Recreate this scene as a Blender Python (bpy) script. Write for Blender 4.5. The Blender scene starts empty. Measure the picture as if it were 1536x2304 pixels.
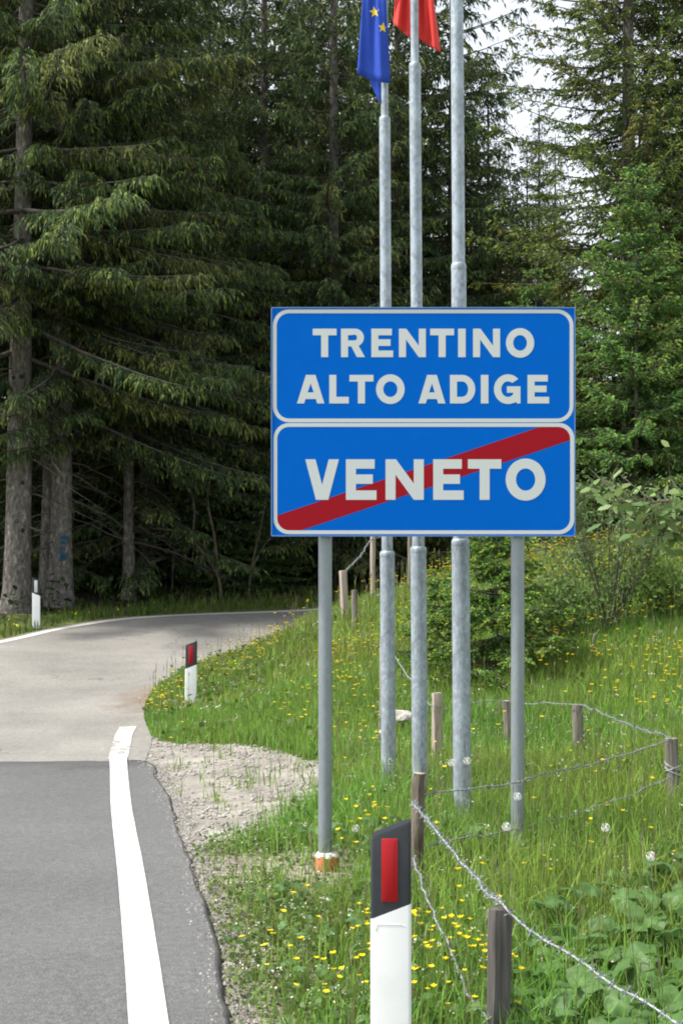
import bpy, math, random
import numpy as np
from mathutils import Vector, Matrix, Euler

# ------------------------------------------------------------------ camera, light, exposure
scene = bpy.context.scene
COL = scene.collection
CAM_H, F, CU, CV = 1.45, 3200.0, 768.0, 1290.0      # eye height, focal length in photo pixels, vanishing point of level lines
cd = bpy.data.cameras.new('camera'); cam = bpy.data.objects.new('camera', cd); COL.objects.link(cam)
cam.location = (0, 0, CAM_H); cam.rotation_euler = (math.radians(90), 0, 0)
cd.sensor_fit = 'VERTICAL'; cd.sensor_height = 36.0; cd.sensor_width = 24.0
cd.lens = F / 2304.0 * 36.0; cd.shift_y = (CV - 1152.0) / 2304.0
cd.clip_start = 0.05; cd.clip_end = 2000
scene.camera = cam

SUN_EL, SUN_AZ = math.radians(56), math.radians(-99)   # azimuth from +Y, clockwise seen from above
sdir = Vector((math.sin(SUN_AZ) * math.cos(SUN_EL), math.cos(SUN_AZ) * math.cos(SUN_EL), math.sin(SUN_EL)))
w = bpy.data.worlds.new('World'); scene.world = w; w.use_nodes = True
nt = w.node_tree; bg = nt.nodes['Background']
sky = nt.nodes.new('ShaderNodeTexSky'); sky.sky_type = 'NISHITA'; sky.sun_disc = False
sky.sun_elevation = SUN_EL; sky.sun_rotation = SUN_AZ; sky.dust_density = 3.0; sky.altitude = 1000
hs = nt.nodes.new('ShaderNodeHueSaturation'); hs.inputs['Saturation'].default_value = 0.28
nt.links.new(sky.outputs[0], hs.inputs['Color']); nt.links.new(hs.outputs[0], bg.inputs[0])
bg.inputs[1].default_value = 0.15
sl = bpy.data.lights.new('sun', 'SUN'); sl.energy = 2.6; sl.angle = math.radians(4.0); sl.color = (1.0, 0.95, 0.86)
so = bpy.data.objects.new('sun', sl); COL.objects.link(so)
so.rotation_euler = (-sdir).to_track_quat('-Z', 'Y').to_euler(); so.location = (-10, -5, 30)
scene.view_settings.view_transform = 'Standard'; scene.view_settings.look = 'None'
scene.view_settings.exposure = 1.2; scene.view_settings.gamma = 1.0
scene.render.engine = 'CYCLES'; scene.cycles.filter_width = 1.9
scene.cycles.max_bounces = 5; scene.cycles.diffuse_bounces = 2; scene.cycles.transmission_bounces = 3

RNG = np.random.default_rng(7)

# ------------------------------------------------------------------ helpers
def P(u, v, Y):                     # place in the world for something seen at (u, v) and known to stand Y metres away
    return ((u - CU) / F * Y, Y, CAM_H - (v - CV) / F * Y)

def tag(o, label=None, cat=None, group=None, kind=None):
    if label: o['label'] = label
    if cat: o['category'] = cat
    if group: o['group'] = group
    if kind: o['kind'] = kind
    return o

def link(name, me, mat=None, parent=None):
    o = bpy.data.objects.new(name, me); COL.objects.link(o)
    if mat is not None and me is not None and len(me.materials) == 0:
        for m in (mat if isinstance(mat, (list, tuple)) else [mat]): me.materials.append(m)
    if parent is not None: o.parent = parent
    return o

def empty(name, loc=(0, 0, 0), rz=0.0):
    o = bpy.data.objects.new(name, None); COL.objects.link(o); o.location = loc
    o.rotation_euler = (0, 0, rz); o.empty_display_size = 0.1
    return o

def npmesh(name, V, quads=None, tris=None, col=None, smooth=False, mi=None):
    V = np.asarray(V, dtype=np.float32).reshape(-1, 3)
    me = bpy.data.meshes.new(name)
    q = np.zeros((0, 4), np.int32) if quads is None else np.asarray(quads, np.int32).reshape(-1, 4)
    t = np.zeros((0, 3), np.int32) if tris is None else np.asarray(tris, np.int32).reshape(-1, 3)
    me.vertices.add(len(V)); me.vertices.foreach_set('co', V.ravel())
    nl = q.size + t.size
    me.loops.add(nl); me.loops.foreach_set('vertex_index', np.concatenate([q.ravel(), t.ravel()]))
    me.polygons.add(len(q) + len(t))
    st = np.concatenate([np.arange(len(q)) * 4, q.size + np.arange(len(t)) * 3]).astype(np.int32)
    me.polygons.foreach_set('loop_start', st)
    if mi is not None: me.polygons.foreach_set('material_index', np.asarray(mi, np.int32))
    if smooth: me.polygons.foreach_set('use_smooth', np.ones(len(q) + len(t), bool))
    if col is not None:
        a = me.attributes.new('Col', 'FLOAT_COLOR', 'POINT')
        c = np.ones((len(V), 4), np.float32); c[:, :3] = np.asarray(col, np.float32).reshape(-1, 3)
        a.data.foreach_set('color', c.ravel())
    me.update(calc_edges=True); me.validate()
    return me

class MB:                           # collects pieces of ONE part
    def __init__(s): s.V = []; s.Fq = []; s.Ft = []; s.n = 0; s.C = []
    def add(s, V, q=None, t=None, c=None):
        V = np.asarray(V, float).reshape(-1, 3)
        if q is not None and len(q): s.Fq.append(np.asarray(q, int).reshape(-1, 4) + s.n)
        if t is not None and len(t): s.Ft.append(np.asarray(t, int).reshape(-1, 3) + s.n)
        s.V.append(V); s.n += len(V)
        if c is not None:
            c = np.asarray(c, float); s.C.append(np.broadcast_to(c, (len(V), 3)) if c.ndim == 1 else c)
    def box(s, x0, x1, y0, y1, z0, z1):
        V = [(x, y, z) for z in (z0, z1) for y in (y0, y1) for x in (x0, x1)]
        s.add(V, [(0, 2, 3, 1), (4, 5, 7, 6), (0, 1, 5, 4), (2, 6, 7, 3), (0, 4, 6, 2), (1, 3, 7, 5)])
    def tube(s, pts, r, n=8, cap=True, c=None):
        pts = np.asarray(pts, float); m = len(pts)
        r = np.broadcast_to(np.asarray(r, float), (m,))
        tg = np.gradient(pts, axis=0); tg /= np.linalg.norm(tg, axis=1)[:, None] + 1e-12
        up = np.array([0, 0, 1.0]) if abs(tg[0][2]) < .9 else np.array([1.0, 0, 0])
        a = np.cross(tg, up); a /= np.linalg.norm(a, axis=1)[:, None] + 1e-12
        b = np.cross(tg, a)
        th = np.arange(n) * 2 * np.pi / n
        V = pts[:, None, :] + r[:, None, None] * (np.cos(th)[None, :, None] * a[:, None, :] + np.sin(th)[None, :, None] * b[:, None, :])
        i = np.arange(m - 1)[:, None] * n; j = np.arange(n)[None, :]; k = (j + 1) % n
        q = np.stack([i + j, i + k, i + n + k, i + n + j], -1).reshape(-1, 4)
        V = V.reshape(-1, 3)
        t = []
        if cap:
            V = np.vstack([V, pts[:1], pts[-1:]]); c0, c1 = m * n, m * n + 1
            for x in range(n):
                t.append((c0, (x + 1) % n, x)); t.append((c1, (m - 1) * n + x, (m - 1) * n + (x + 1) % n))
        s.add(V, q, t, c)
    def mesh(s, name, smooth=False):
        V = np.concatenate(s.V); q = np.concatenate(s.Fq) if s.Fq else None; t = np.concatenate(s.Ft) if s.Ft else None
        return npmesh(name, V, q, t, np.concatenate(s.C) if s.C else None, smooth)
    def build(s, name, mat, parent=None, smooth=False):
        return link(name, s.mesh(name, smooth), mat, parent)

def autosmooth(o, deg=35):
    me = o.data
    me.polygons.foreach_set('use_smooth', np.ones(len(me.polygons), bool))
    try: me.set_sharp_from_angle(angle=math.radians(deg))
    except Exception: pass
    return o

def bevel(o, wd=.002, seg=2):
    m = o.modifiers.new('bevel', 'BEVEL'); m.width = wd; m.segments = seg; m.limit_method = 'ANGLE'; m.angle_limit = math.radians(40)
    return o

def catmull(pts, n=8):
    p = np.asarray(pts, float); p = np.vstack([2 * p[0] - p[1], p, 2 * p[-1] - p[-2]]); out = []
    for i in range(1, len(p) - 2):
        for k in range(n):
            t = k / n
            out.append(.5 * ((2 * p[i]) + (-p[i - 1] + p[i + 1]) * t + (2 * p[i - 1] - 5 * p[i] + 4 * p[i + 1] - p[i + 2]) * t * t + (-p[i - 1] + 3 * p[i] - 3 * p[i + 1] + p[i + 2]) * t ** 3))
    out.append(p[-2]); return np.array(out)

def inside(px, py, poly):
    r = np.zeros(np.shape(px), bool); n = len(poly); j = n - 1
    for i in range(n):
        xi, yi = poly[i]; xj, yj = poly[j]
        c = ((yi > py) != (yj > py)) & (px < (xj - xi) * (py - yi) / (yj - yi + 1e-12) + xi)
        r ^= c; j = i
    return r

def vnoise(x, y, seed=0, octv=3):   # cheap smooth value noise
    x = np.asarray(x, float); y = np.asarray(y, float); o = np.zeros(np.broadcast(x, y).shape); a = 1.0; tot = 0
    for k in range(octv):
        xi = np.floor(x).astype(np.int64); yi = np.floor(y).astype(np.int64); fx = x - xi; fy = y - yi
        def h(a_, b_): 
            v = np.sin(a_ * 127.1 + b_ * 311.7 + seed * 74.7 + k * 17.3) * 43758.5453
            return v - np.floor(v)
        fx = fx * fx * (3 - 2 * fx); fy = fy * fy * (3 - 2 * fy)
        o += a * ((h(xi, yi) * (1 - fx) + h(xi + 1, yi) * fx) * (1 - fy) + (h(xi, yi + 1) * (1 - fx) + h(xi + 1, yi + 1) * fx) * fy)
        tot += a; a *= .5; x = x * 2.03; y = y * 2.03
    return o / tot

# ------------------------------------------------------------------ materials
def newmat(name):
    m = bpy.data.materials.new(name); m.use_nodes = True
    n = m.node_tree; return m, n, n.nodes['Principled BSDF'], n.links

def plain(name, c, rough=.6, metal=0.0, spec=.5, coat=0.0):
    m, n, b, l = newmat(name)
    b.inputs['Base Color'].default_value = (*c, 1); b.inputs['Roughness'].default_value = rough
    b.inputs['Metallic'].default_value = metal; b.inputs['Specular IOR Level'].default_value = spec
    if coat: b.inputs['Coat Weight'].default_value = coat
    return m

def noisy(name, stops, scale=8, detail=8, rough=.8, bump=.2, bumpscale=None, metal=0.0, coord='Object', stretch=(1, 1, 1), dist=.02, spec=.3, rough2=.6):
    m, n, b, l = newmat(name)
    tc = n.nodes.new('ShaderNodeTexCoord'); mp = n.nodes.new('ShaderNodeMapping'); mp.inputs['Scale'].default_value = stretch
    l.new(tc.outputs[coord], mp.inputs[0])
    nz = n.nodes.new('ShaderNodeTexNoise'); nz.inputs['Scale'].default_value = scale; nz.inputs['Detail'].default_value = detail; nz.inputs['Roughness'].default_value = rough2
    l.new(mp.outputs[0], nz.inputs['Vector'])
    cr = n.nodes.new('ShaderNodeValToRGB'); e = cr.color_ramp.elements
    while len(e) < len(stops): e.new(.5)
    for k, (p, c) in enumerate(stops): e[k].position = p; e[k].color = (*c, 1)
    l.new(nz.outputs[0], cr.inputs[0]); l.new(cr.outputs[0], b.inputs['Base Color'])
    b.inputs['Roughness'].default_value = rough; b.inputs['Metallic'].default_value = metal; b.inputs['Specular IOR Level'].default_value = spec
    if bump:
        n2 = n.nodes.new('ShaderNodeTexNoise'); n2.inputs['Scale'].default_value = bumpscale or scale * 2; n2.inputs['Detail'].default_value = 8
        l.new(mp.outputs[0], n2.inputs['Vector'])
        bp = n.nodes.new('ShaderNodeBump'); bp.inputs['Strength'].default_value = bump; bp.inputs['Distance'].default_value = dist
        l.new(n2.outputs[0], bp.inputs['Height']); l.new(bp.outputs[0], b.inputs['Normal'])
    return m

def foliage(name, transl=.35, rough=.55, spec=.25, vary=.25):
    m, n, b, l = newmat(name)
    at = n.nodes.new('ShaderNodeAttribute'); at.attribute_name = 'Col'
    oi = n.nodes.new('ShaderNodeObjectInfo'); mr = n.nodes.new('ShaderNodeMapRange')
    mr.inputs[3].default_value = 1 - vary; mr.inputs[4].default_value = 1 + vary; l.new(oi.outputs['Random'], mr.inputs[0])
    h = n.nodes.new('ShaderNodeHueSaturation'); l.new(at.outputs['Color'], h.inputs['Color']); l.new(mr.outputs[0], h.inputs['Value'])
    l.new(h.outputs[0], b.inputs['Base Color']); b.inputs['Roughness'].default_value = rough; b.inputs['Specular IOR Level'].default_value = spec
    tr = n.nodes.new('ShaderNodeBsdfTranslucent'); l.new(h.outputs[0], tr.inputs[0])
    mx = n.nodes.new('ShaderNodeMixShader'); mx.inputs[0].default_value = transl
    l.new(b.outputs[0], mx.inputs[1]); l.new(tr.outputs[0], mx.inputs[2]); l.new(mx.outputs[0], n.nodes['Material Output'].inputs[0])
    return m

def attrmat(name, rough=.9, bump=.5, bscale=40, var=.5, vscale=6, dist=.03):
    m, n, b, l = newmat(name)
    at = n.nodes.new('ShaderNodeAttribute'); at.attribute_name = 'Col'
    tc = n.nodes.new('ShaderNodeTexCoord')
    nz = n.nodes.new('ShaderNodeTexNoise'); nz.inputs['Scale'].default_value = vscale; nz.inputs['Detail'].default_value = 10; nz.inputs['Roughness'].default_value = .7
    l.new(tc.outputs['Object'], nz.inputs['Vector'])
    mr = n.nodes.new('ShaderNodeMapRange'); mr.inputs[1].default_value = .3; mr.inputs[2].default_value = .7; mr.inputs[3].default_value = 1 - var; mr.inputs[4].default_value = 1 + var
    l.new(nz.outputs[0], mr.inputs[0])
    h = n.nodes.new('ShaderNodeHueSaturation'); l.new(at.outputs['Color'], h.inputs['Color']); l.new(mr.outputs[0], h.inputs['Value'])
    l.new(h.outputs[0], b.inputs['Base Color']); b.inputs['Roughness'].default_value = rough; b.inputs['Specular IOR Level'].default_value = .2
    n2 = n.nodes.new('ShaderNodeTexNoise'); n2.inputs['Scale'].default_value = bscale; n2.inputs['Detail'].default_value = 6
    l.new(tc.outputs['Object'], n2.inputs['Vector'])
    bp = n.nodes.new('ShaderNodeBump'); bp.inputs['Strength'].default_value = bump; bp.inputs['Distance'].default_value = dist
    l.new(n2.outputs[0], bp.inputs['Height']); l.new(bp.outputs[0], b.inputs['Normal'])
    return m

def asphalt(name, base, var, speck, cracks=0.0, mud=None, seam=False):
    m, n, b, l = newmat(name); N = n.nodes
    tc = N.new('ShaderNodeTexCoord')
    def noise(sc, det=4, ro=.6):
        z = N.new('ShaderNodeTexNoise'); z.inputs['Scale'].default_value = sc; z.inputs['Detail'].default_value = det; z.inputs['Roughness'].default_value = ro
        l.new(tc.outputs['Object'], z.inputs['Vector']); return z
    def ramp(src, st):
        r = N.new('ShaderNodeValToRGB'); e = r.color_ramp.elements
        while len(e) < len(st): e.new(.5)
        for k, (p, c) in enumerate(st): e[k].position = p; e[k].color = (*c, 1)
        l.new(src, r.inputs[0]); return r
    def mix(f, a_, b_, mode='MIX', fac=None):
        x = N.new('ShaderNodeMix'); x.data_type = 'RGBA'; x.blend_type = mode
        if fac is not None: x.inputs[0].default_value = fac
        else: l.new(f, x.inputs[0])
        l.new(a_, x.inputs[6]); l.new(b_, x.inputs[7]); return x.outputs[2]
    big = ramp(noise(.7, 6, .65).outputs[0], [(.3, tuple(c * (1 - var) for c in base)), (.7, tuple(c * (1 + var) for c in base))])
    grain = ramp(noise(160, 3, .7).outputs[0], [(.3, (.45, .45, .45)), (.62, (1.25, 1.25, 1.25)), (.75, (speck, speck, speck))])
    c = mix(None, big.outputs[0], grain.outputs[0], 'MULTIPLY', 1.0)
    md_ = ramp(noise(28, 6, .7).outputs[0], [(.3, (.78,) * 3), (.7, (1.2,) * 3)]); c = mix(None, c, md_.outputs[0], 'MULTIPLY', 1.0)
    if seam:
        sx = N.new('ShaderNodeSeparateXYZ'); l.new(tc.outputs['Object'], sx.inputs[0])
        ad = N.new('ShaderNodeMath'); ad.operation = 'MULTIPLY_ADD'; ad.inputs[1].default_value = 1.3; l.new(noise(1.6, 5).outputs[0], ad.inputs[0]); l.new(sx.outputs[1], ad.inputs[2])
        mr_ = N.new('ShaderNodeMapRange'); mr_.inputs[1].default_value = 10.4; mr_.inputs[2].default_value = 11.9; l.new(ad.outputs[0], mr_.inputs[0])
        sr = ramp(mr_.outputs[0], [(.35, (1, 1, 1)), (.75, (.62,) * 3), (1.0, (.72,) * 3)]); c = mix(None, c, sr.outputs[0], 'MULTIPLY', 1.0)
    if cracks:
        vo = N.new('ShaderNodeTexVoronoi'); vo.feature = 'DISTANCE_TO_EDGE'; vo.inputs['Scale'].default_value = .9
        dn = noise(2.5, 5); vm = N.new('ShaderNodeVectorMath'); vm.operation = 'MULTIPLY_ADD'; vm.inputs[1].default_value = (.6, .6, .6)
        l.new(dn.outputs['Color'], vm.inputs[0]); l.new(tc.outputs['Object'], vm.inputs[2]); l.new(vm.outputs[0], vo.inputs['Vector'])
        cr = ramp(vo.outputs['Distance'], [(0, (1, 1, 1)), (.012, (0, 0, 0))])
        ms = ramp(noise(.5, 2).outputs[0], [(.5, (0, 0, 0)), (.6, (cracks,) * 3)])
        k = mix(None, cr.outputs[0], ms.outputs[0], 'MULTIPLY', 1.0)
        dk = N.new('ShaderNodeRGB'); dk.outputs[0].default_value = (.05, .045, .04, 1)
        c = mix(k, c, dk.outputs[0])
    if mud:
        d = N.new('ShaderNodeVectorMath'); d.operation = 'DISTANCE'; d.inputs[1].default_value = mud[:3]
        sc = N.new('ShaderNodeVectorMath'); sc.operation = 'MULTIPLY'; sc.inputs[1].default_value = (1, .45, 1)
        d.inputs[1].default_value = (mud[0], mud[1] * .45, mud[2])
        l.new(tc.outputs['Object'], sc.inputs[0]); l.new(sc.outputs[0], d.inputs[0])
        md = N.new('ShaderNodeMath'); md.operation = 'MULTIPLY_ADD'; md.inputs[1].default_value = .9; l.new(noise(5, 5).outputs[0], md.inputs[0]); l.new(d.outputs['Value'], md.inputs[2])
        mk = ramp(md.outputs[0], [(.62, (.8,) * 3), (.95, (0, 0, 0))])
        br = N.new('ShaderNodeRGB'); br.outputs[0].default_value = (.17, .125, .09, 1)
        c = mix(mk.outputs[0], c, br.outputs[0])
    l.new(c, b.inputs['Base Color']); b.inputs['Roughness'].default_value = .85; b.inputs['Specular IOR Level'].default_value = .3
    bp = N.new('ShaderNodeBump'); bp.inputs['Strength'].default_value = .35; bp.inputs['Distance'].default_value = .006
    l.new(noise(140, 4).outputs[0], bp.inputs['Height']); l.new(bp.outputs[0], b.inputs['Normal'])
    return m

def paintmat(name, base, under, wear=.5, scale=9):
    m, n, b, l = newmat(name); N = n.nodes; tc = N.new('ShaderNodeTexCoord')
    z = N.new('ShaderNodeTexNoise'); z.inputs['Scale'].default_value = scale; z.inputs['Detail'].default_value = 10; z.inputs['Roughness'].default_value = .72
    l.new(tc.outputs['Object'], z.inputs['Vector'])
    r = N.new('ShaderNodeValToRGB'); e = r.color_ramp.elements; e[0].position = wear - .03; e[0].color = (*under, 1); e[1].position = wear + .03; e[1].color = (*base, 1)
    l.new(z.outputs[0], r.inputs[0]); l.new(r.outputs[0], b.inputs['Base Color']); b.inputs['Roughness'].default_value = .7
    z2 = N.new('ShaderNodeTexNoise'); z2.inputs['Scale'].default_value = 150; l.new(tc.outputs['Object'], z2.inputs['Vector'])
    bp = N.new('ShaderNodeBump'); bp.inputs['Strength'].default_value = .25; bp.inputs['Distance'].default_value = .004
    l.new(z2.outputs[0], bp.inputs['Height']); l.new(bp.outputs[0], b.inputs['Normal'])
    return m

def galv(name, base, spang=.25, scale=30, metal=.55, rough=.48):
    m, n, b, l = newmat(name); N = n.nodes; tc = N.new('ShaderNodeTexCoord')
    mp = N.new('ShaderNodeMapping'); mp.inputs['Scale'].default_value = (1, 1, .55); l.new(tc.outputs['Object'], mp.inputs[0])
    vo = N.new('ShaderNodeTexVoronoi'); vo.inputs['Scale'].default_value = scale; l.new(mp.outputs[0], vo.inputs['Vector'])
    nz = N.new('ShaderNodeTexNoise'); nz.inputs['Scale'].default_value = 14; nz.inputs['Detail'].default_value = 8; nz.inputs['Roughness'].default_value = .75; l.new(mp.outputs[0], nz.inputs['Vector'])
    rp = N.new('ShaderNodeValToRGB'); e = rp.color_ramp.elements; e[0].position = .36; e[1].position = .68
    e[0].color = (*[c * (1 - spang) for c in base], 1); e[1].color = (*[min(1, c * (1 + spang)) for c in base], 1); l.new(nz.outputs[0], rp.inputs[0])
    sp = N.new('ShaderNodeSeparateColor'); l.new(vo.outputs['Color'], sp.inputs[0])
    mr = N.new('ShaderNodeMapRange'); mr.inputs[3].default_value = 1 - spang * .7; mr.inputs[4].default_value = 1 + spang * .7; l.new(sp.outputs[0], mr.inputs[0])
    h = N.new('ShaderNodeHueSaturation'); l.new(rp.outputs[0], h.inputs['Color']); l.new(mr.outputs[0], h.inputs['Value'])
    l.new(h.outputs[0], b.inputs['Base Color']); b.inputs['Metallic'].default_value = metal; b.inputs['Roughness'].default_value = rough
    return m

M = {}
M['spruce'] = foliage('spruce_needles', .33, .6, .2, .16)
M['leaf'] = foliage('broad_leaves', .35, .5, .3, .14)
M['grass'] = foliage('grass_blades', .40, .55, .25, .05)
M['petal'] = foliage('petals', .3, .6, .2, .08)
M['bark'] = noisy('spruce_bark', [(.30, (.055, .048, .042)), (.52, (.14, .126, .112)), (.63, (.22, .205, .185)), (.72, (.40, .39, .35))], 20, 10, .95, .9, 26, stretch=(1, 1, .45), dist=.03)
M['branch'] = noisy('dead_branch', [(.3, (.045, .038, .031)), (.7, (.135, .120, .102))], 12, 4, .95, .3, 30)
M['stem'] = noisy('young_stem', [(.3, (.06, .05, .035)), (.7, (.16, .14, .10))], 12, 4, .9, .3, 30)
M['knot'] = plain('knot', (.022, .018, .015), .95)
M['ground'] = attrmat('soil', .95, .7, 30, .45, 7, .04)
M['gravel'] = noisy('gravel_bed', [(.34, (.17, .152, .132)), (.50, (.29, .266, .234)), (.66, (.42, .39, .35))], 3.2, 14, .95, .8, 90, dist=.02, rough2=.75)
M['pebble'] = attrmat('pebbles', .9, .4, 60, .25, 20, .01)
M['asphalt_old'] = asphalt('old_asphalt', (.235, .224, .204), .22, 2.2, .75, (-1.95, 14.6, .05))
M['asphalt_new'] = asphalt('new_asphalt', (.122, .123, .122), .14, 3.0, seam=True)
M['asphalt_edge'] = asphalt('asphalt_edge', (.085, .084, .082), .3, 1.9)
M['line_new'] = paintmat('line_paint', (.60, .59, .56), (.36, .35, .33), .36, 22)
M['line_old'] = paintmat('worn_line_paint', (.58, .57, .53), (.22, .21, .19), .47, 11)
M['sign_blue'] = noisy('sign_blue', [(.3, (.001, .106, .48)), (.7, (.001, .122, .54))], 9, 12, .6, 0, spec=.03, rough2=.8)
M['sign_edge'] = plain('sign_edge', (.10, .20, .42), .4, .3)
M['sign_white'] = plain('sign_white', (.55, .58, .57), .6, 0, .08)
M['sign_red'] = plain('sign_red', (.30, .010, .018), .6, 0, .05)
M['alu'] = plain('aluminium', (.45, .46, .47), .5, .8)
M['galv_rough'] = galv('galvanised_mast', (.30, .345, .385), .26, 75, .3, .5)
M['galv_smooth'] = galv('galvanised_post', (.235, .265, .285), .07, 60, .35, .42)
M['wire'] = noisy('wire_zinc', [(.3, (.16, .17, .175)), (.6, (.42, .45, .47))], 60, 6, .5, 0, metal=.35)
M['wire_old'] = plain('wire_weathered', (.26, .27, .27), .6, .4)
M['plastic_white'] = noisy('white_plastic', [(.25, (.78, .78, .77)), (.5, (.86, .86, .86))], 5, 8, .4, 0.03, 60, dist=.002)
M['plastic_black'] = noisy('black_plastic', [(.3, (.018, .020, .024)), (.7, (.034, .037, .043))], 7, 8, .45, 0.04, 60, dist=.002)
M['refl_red'] = plain('red_reflector', (.36, .009, .013), .4, 0, .25)
M['refl_white'] = plain('white_reflector', (.55, .58, .56), .25, 0, .6, .4)
M['wood_grey'] = noisy('weathered_wood', [(.28, (.075, .062, .052)), (.5, (.17, .15, .13)), (.72, (.30, .275, .24))], 9, 10, .9, .6, 22, stretch=(5, 5, .35), dist=.006)
M['wood_dark'] = noisy('dark_weathered_wood', [(.28, (.042, .038, .035)), (.5, (.088, .080, .074)), (.74, (.17, .155, .14))], 9, 10, .9, .6, 22, stretch=(5, 5, .35), dist=.006)
M['wood_pale'] = noisy('pale_wood', [(.28, (.22, .18, .145)), (.5, (.33, .28, .23)), (.74, (.45, .39, .32))], 9, 10, .9, .4, 22, stretch=(5, 5, .35), dist=.004)
M['bark_post'] = noisy('bark_post', [(.3, (.05, .038, .028)), (.5, (.12, .10, .08)), (.7, (.24, .20, .16))], 11, 10, .95, 1.0, 20, stretch=(1.5, 1.5, .5), dist=.012)
M['cement'] = noisy('cement', [(.3, (.42, .41, .39)), (.7, (.68, .67, .65))], 20, 8, .9, .4, 60, dist=.006)
M['terracotta'] = noisy('orange_pipe', [(.3, (.48, .15, .065)), (.7, (.66, .26, .12))], 14, 8, .8, .2, 60, dist=.004)
M['flag_blue'] = noisy('blue_cloth', [(.3, (.022, .065, .40)), (.7, (.030, .085, .48))], 6, 5, .75, .12, 220, dist=.002, spec=.2)
M['flag_red'] = noisy('red_cloth', [(.3, (.66, .050, .046)), (.7, (.74, .066, .060))], 6, 5, .75, .12, 220, dist=.002, spec=.2)
M['flag_white'] = plain('white_cloth', (.75, .75, .73), .8)
M['flag_green'] = plain('green_cloth', (.02, .27, .09), .8)
M['flag_yellow'] = plain('yellow_cloth', (.78, .58, .03), .75)
M['rock'] = noisy('limestone', [(.3, (.28, .25, .22)), (.55, (.52, .48, .43)), (.75, (.68, .65, .60))], 7, 10, .9, .8, 18, dist=.02)
M['mark_blue'] = noisy('blue_paint', [(.35, (.018, .085, .14)), (.65, (.03, .14, .21))], 22, 6, .8, .3, 40)
M['mark_dark'] = plain('dark_blue_paint', (.012, .03, .075), .8)
M['fluff'] = plain('dandelion_fluff', (.80, .79, .74), .9)

# ------------------------------------------------------------------ the lie of the land
def ramp(Y):
    Y = np.asarray(Y, float); return .07 * .8 * np.log1p(np.exp(np.clip((Y - 12.0) / .8, -40, 60)))
IN = [(1.25, -6), (.24, -.2), (-.43, 4.0), (-.75, 6.2), (-1.12, 8.6), (-1.45, 10.5), (-1.60, 12.0), (-1.82, 13.2), (-1.97, 14.4), (-1.93, 15.8), (-1.5, 17.3), (-.6, 19.0), (.6, 20.7), (2.2, 22.6), (5, 25.2), (11, 30.5)]
OUT = [(-4.6, -7), (-5.0, -1.2), (-5.5, 3.2), (-5.8, 5.4), (-6.05, 7.8), (-6.2, 10), (-6.15, 12.0), (-6.0, 13.6), (-5.75, 15.2), (-5.4, 17.0), (-4.68, 19.55), (-4.12, 21.3), (-2.97, 22.85), (-.65, 23.95), (2.6, 26.6), (9, 32.5)]
ctl = [(x, y, float(ramp(y))) for x, y in IN + OUT]
ctl += [(-2.2, y, 0) for y in (-2, 2, 6, 10)] + [(-4, y, float(ramp(y))) for y in (0, 5, 10, 14, 17)] + [(-3, 18, float(ramp(18))), (-2.5, 20.5, float(ramp(20.5))), (-.5, 21.6, float(ramp(21.6))), (1.5, 23.8, float(ramp(23.8)))]
ctl += [(-5.13, 22.5, .86), (-4.7, 23.5, .92), (-3.7, 24.8, .98), (-2.2, 25.2, 1.02), (0, 27, 1.2), (-6.5, 21, .72), (-8, 15, .35), (-9, 5, .05), (-9, -5, 0), (-6, 30, 1.6), (0, 33, 2.0), (5, 37, 2.4), (-13, 25, 1.4), (-14, 14, .6), (-14, 2, .2), (-10, 42, 2.4), (3, 44, 2.7), (12, 42, 2.8), (9, 36, 2.4)]
ctl += [(.14, 4, 0), (-.1, 3, 0), (.6, 2, -.02), (.48, 4.3, -.06), (1.2, 4.5, -.08), (1.3, 2.5, -.08), (2.6, 4.5, .1), (-.3, 5.2, .02), (-.08, 6.53, .10), (.82, 6.6, .08), (.35, 6.1, .03), (1.68, 7.2, .15), (.27, 8.2, .17), (.6, 7.1, .11), (.615, 9.2, .13), (1.17, 10, .14), (1.6, 9.5, .13), (-.6, 7, .03), (-.9, 9, .01), (-.2, 10.2, .05), (-1.2, 12.1, .03), (-.6, 8.2, .03)]
ctl += [(-1.35, 14.2, .12), (-.6, 13, .25), (0, 12, .3), (1.25, 12, .47), (2.5, 12, .62), (4.2, 12, .85), (-1.35, 15.4, .30), (-.9, 15.4, .5), (-.4, 16, .74), (.3, 17, .96), (1.2, 18, 1.20), (2.6, 18.5, 1.48), (4.2, 19, 1.68), (6, 19, 1.9), (0, 18.4, .8), (1.6, 20.4, 1.0), (3.4, 22, 1.45), (4.5, 22.5, 1.7), (6.5, 23.5, 1.9), (9, 22, 2.3), (9, 12, 1.4), (9, 5, .7), (5, 7.5, .65), (3, 8.5, .45), (9, -5, .3), (5, 1, .2)]
cp = np.array(ctl)
def tps_fit(c, lam=.004):
    n = len(c); d = np.hypot(c[:, None, 0] - c[None, :, 0], c[:, None, 1] - c[None, :, 1])
    K = np.where(d > 0, d * d * np.log(d + 1e-9), 0) + lam * np.eye(n) * n
    A = np.zeros((n + 3, n + 3)); A[:n, :n] = K; A[:n, n] = 1; A[:n, n + 1:] = c[:, :2]; A[n, :n] = 1; A[n + 1:, :n] = c[:, :2].T
    return np.linalg.solve(A, np.concatenate([c[:, 2], np.zeros(3)]))
TW = tps_fit(cp)
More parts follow.
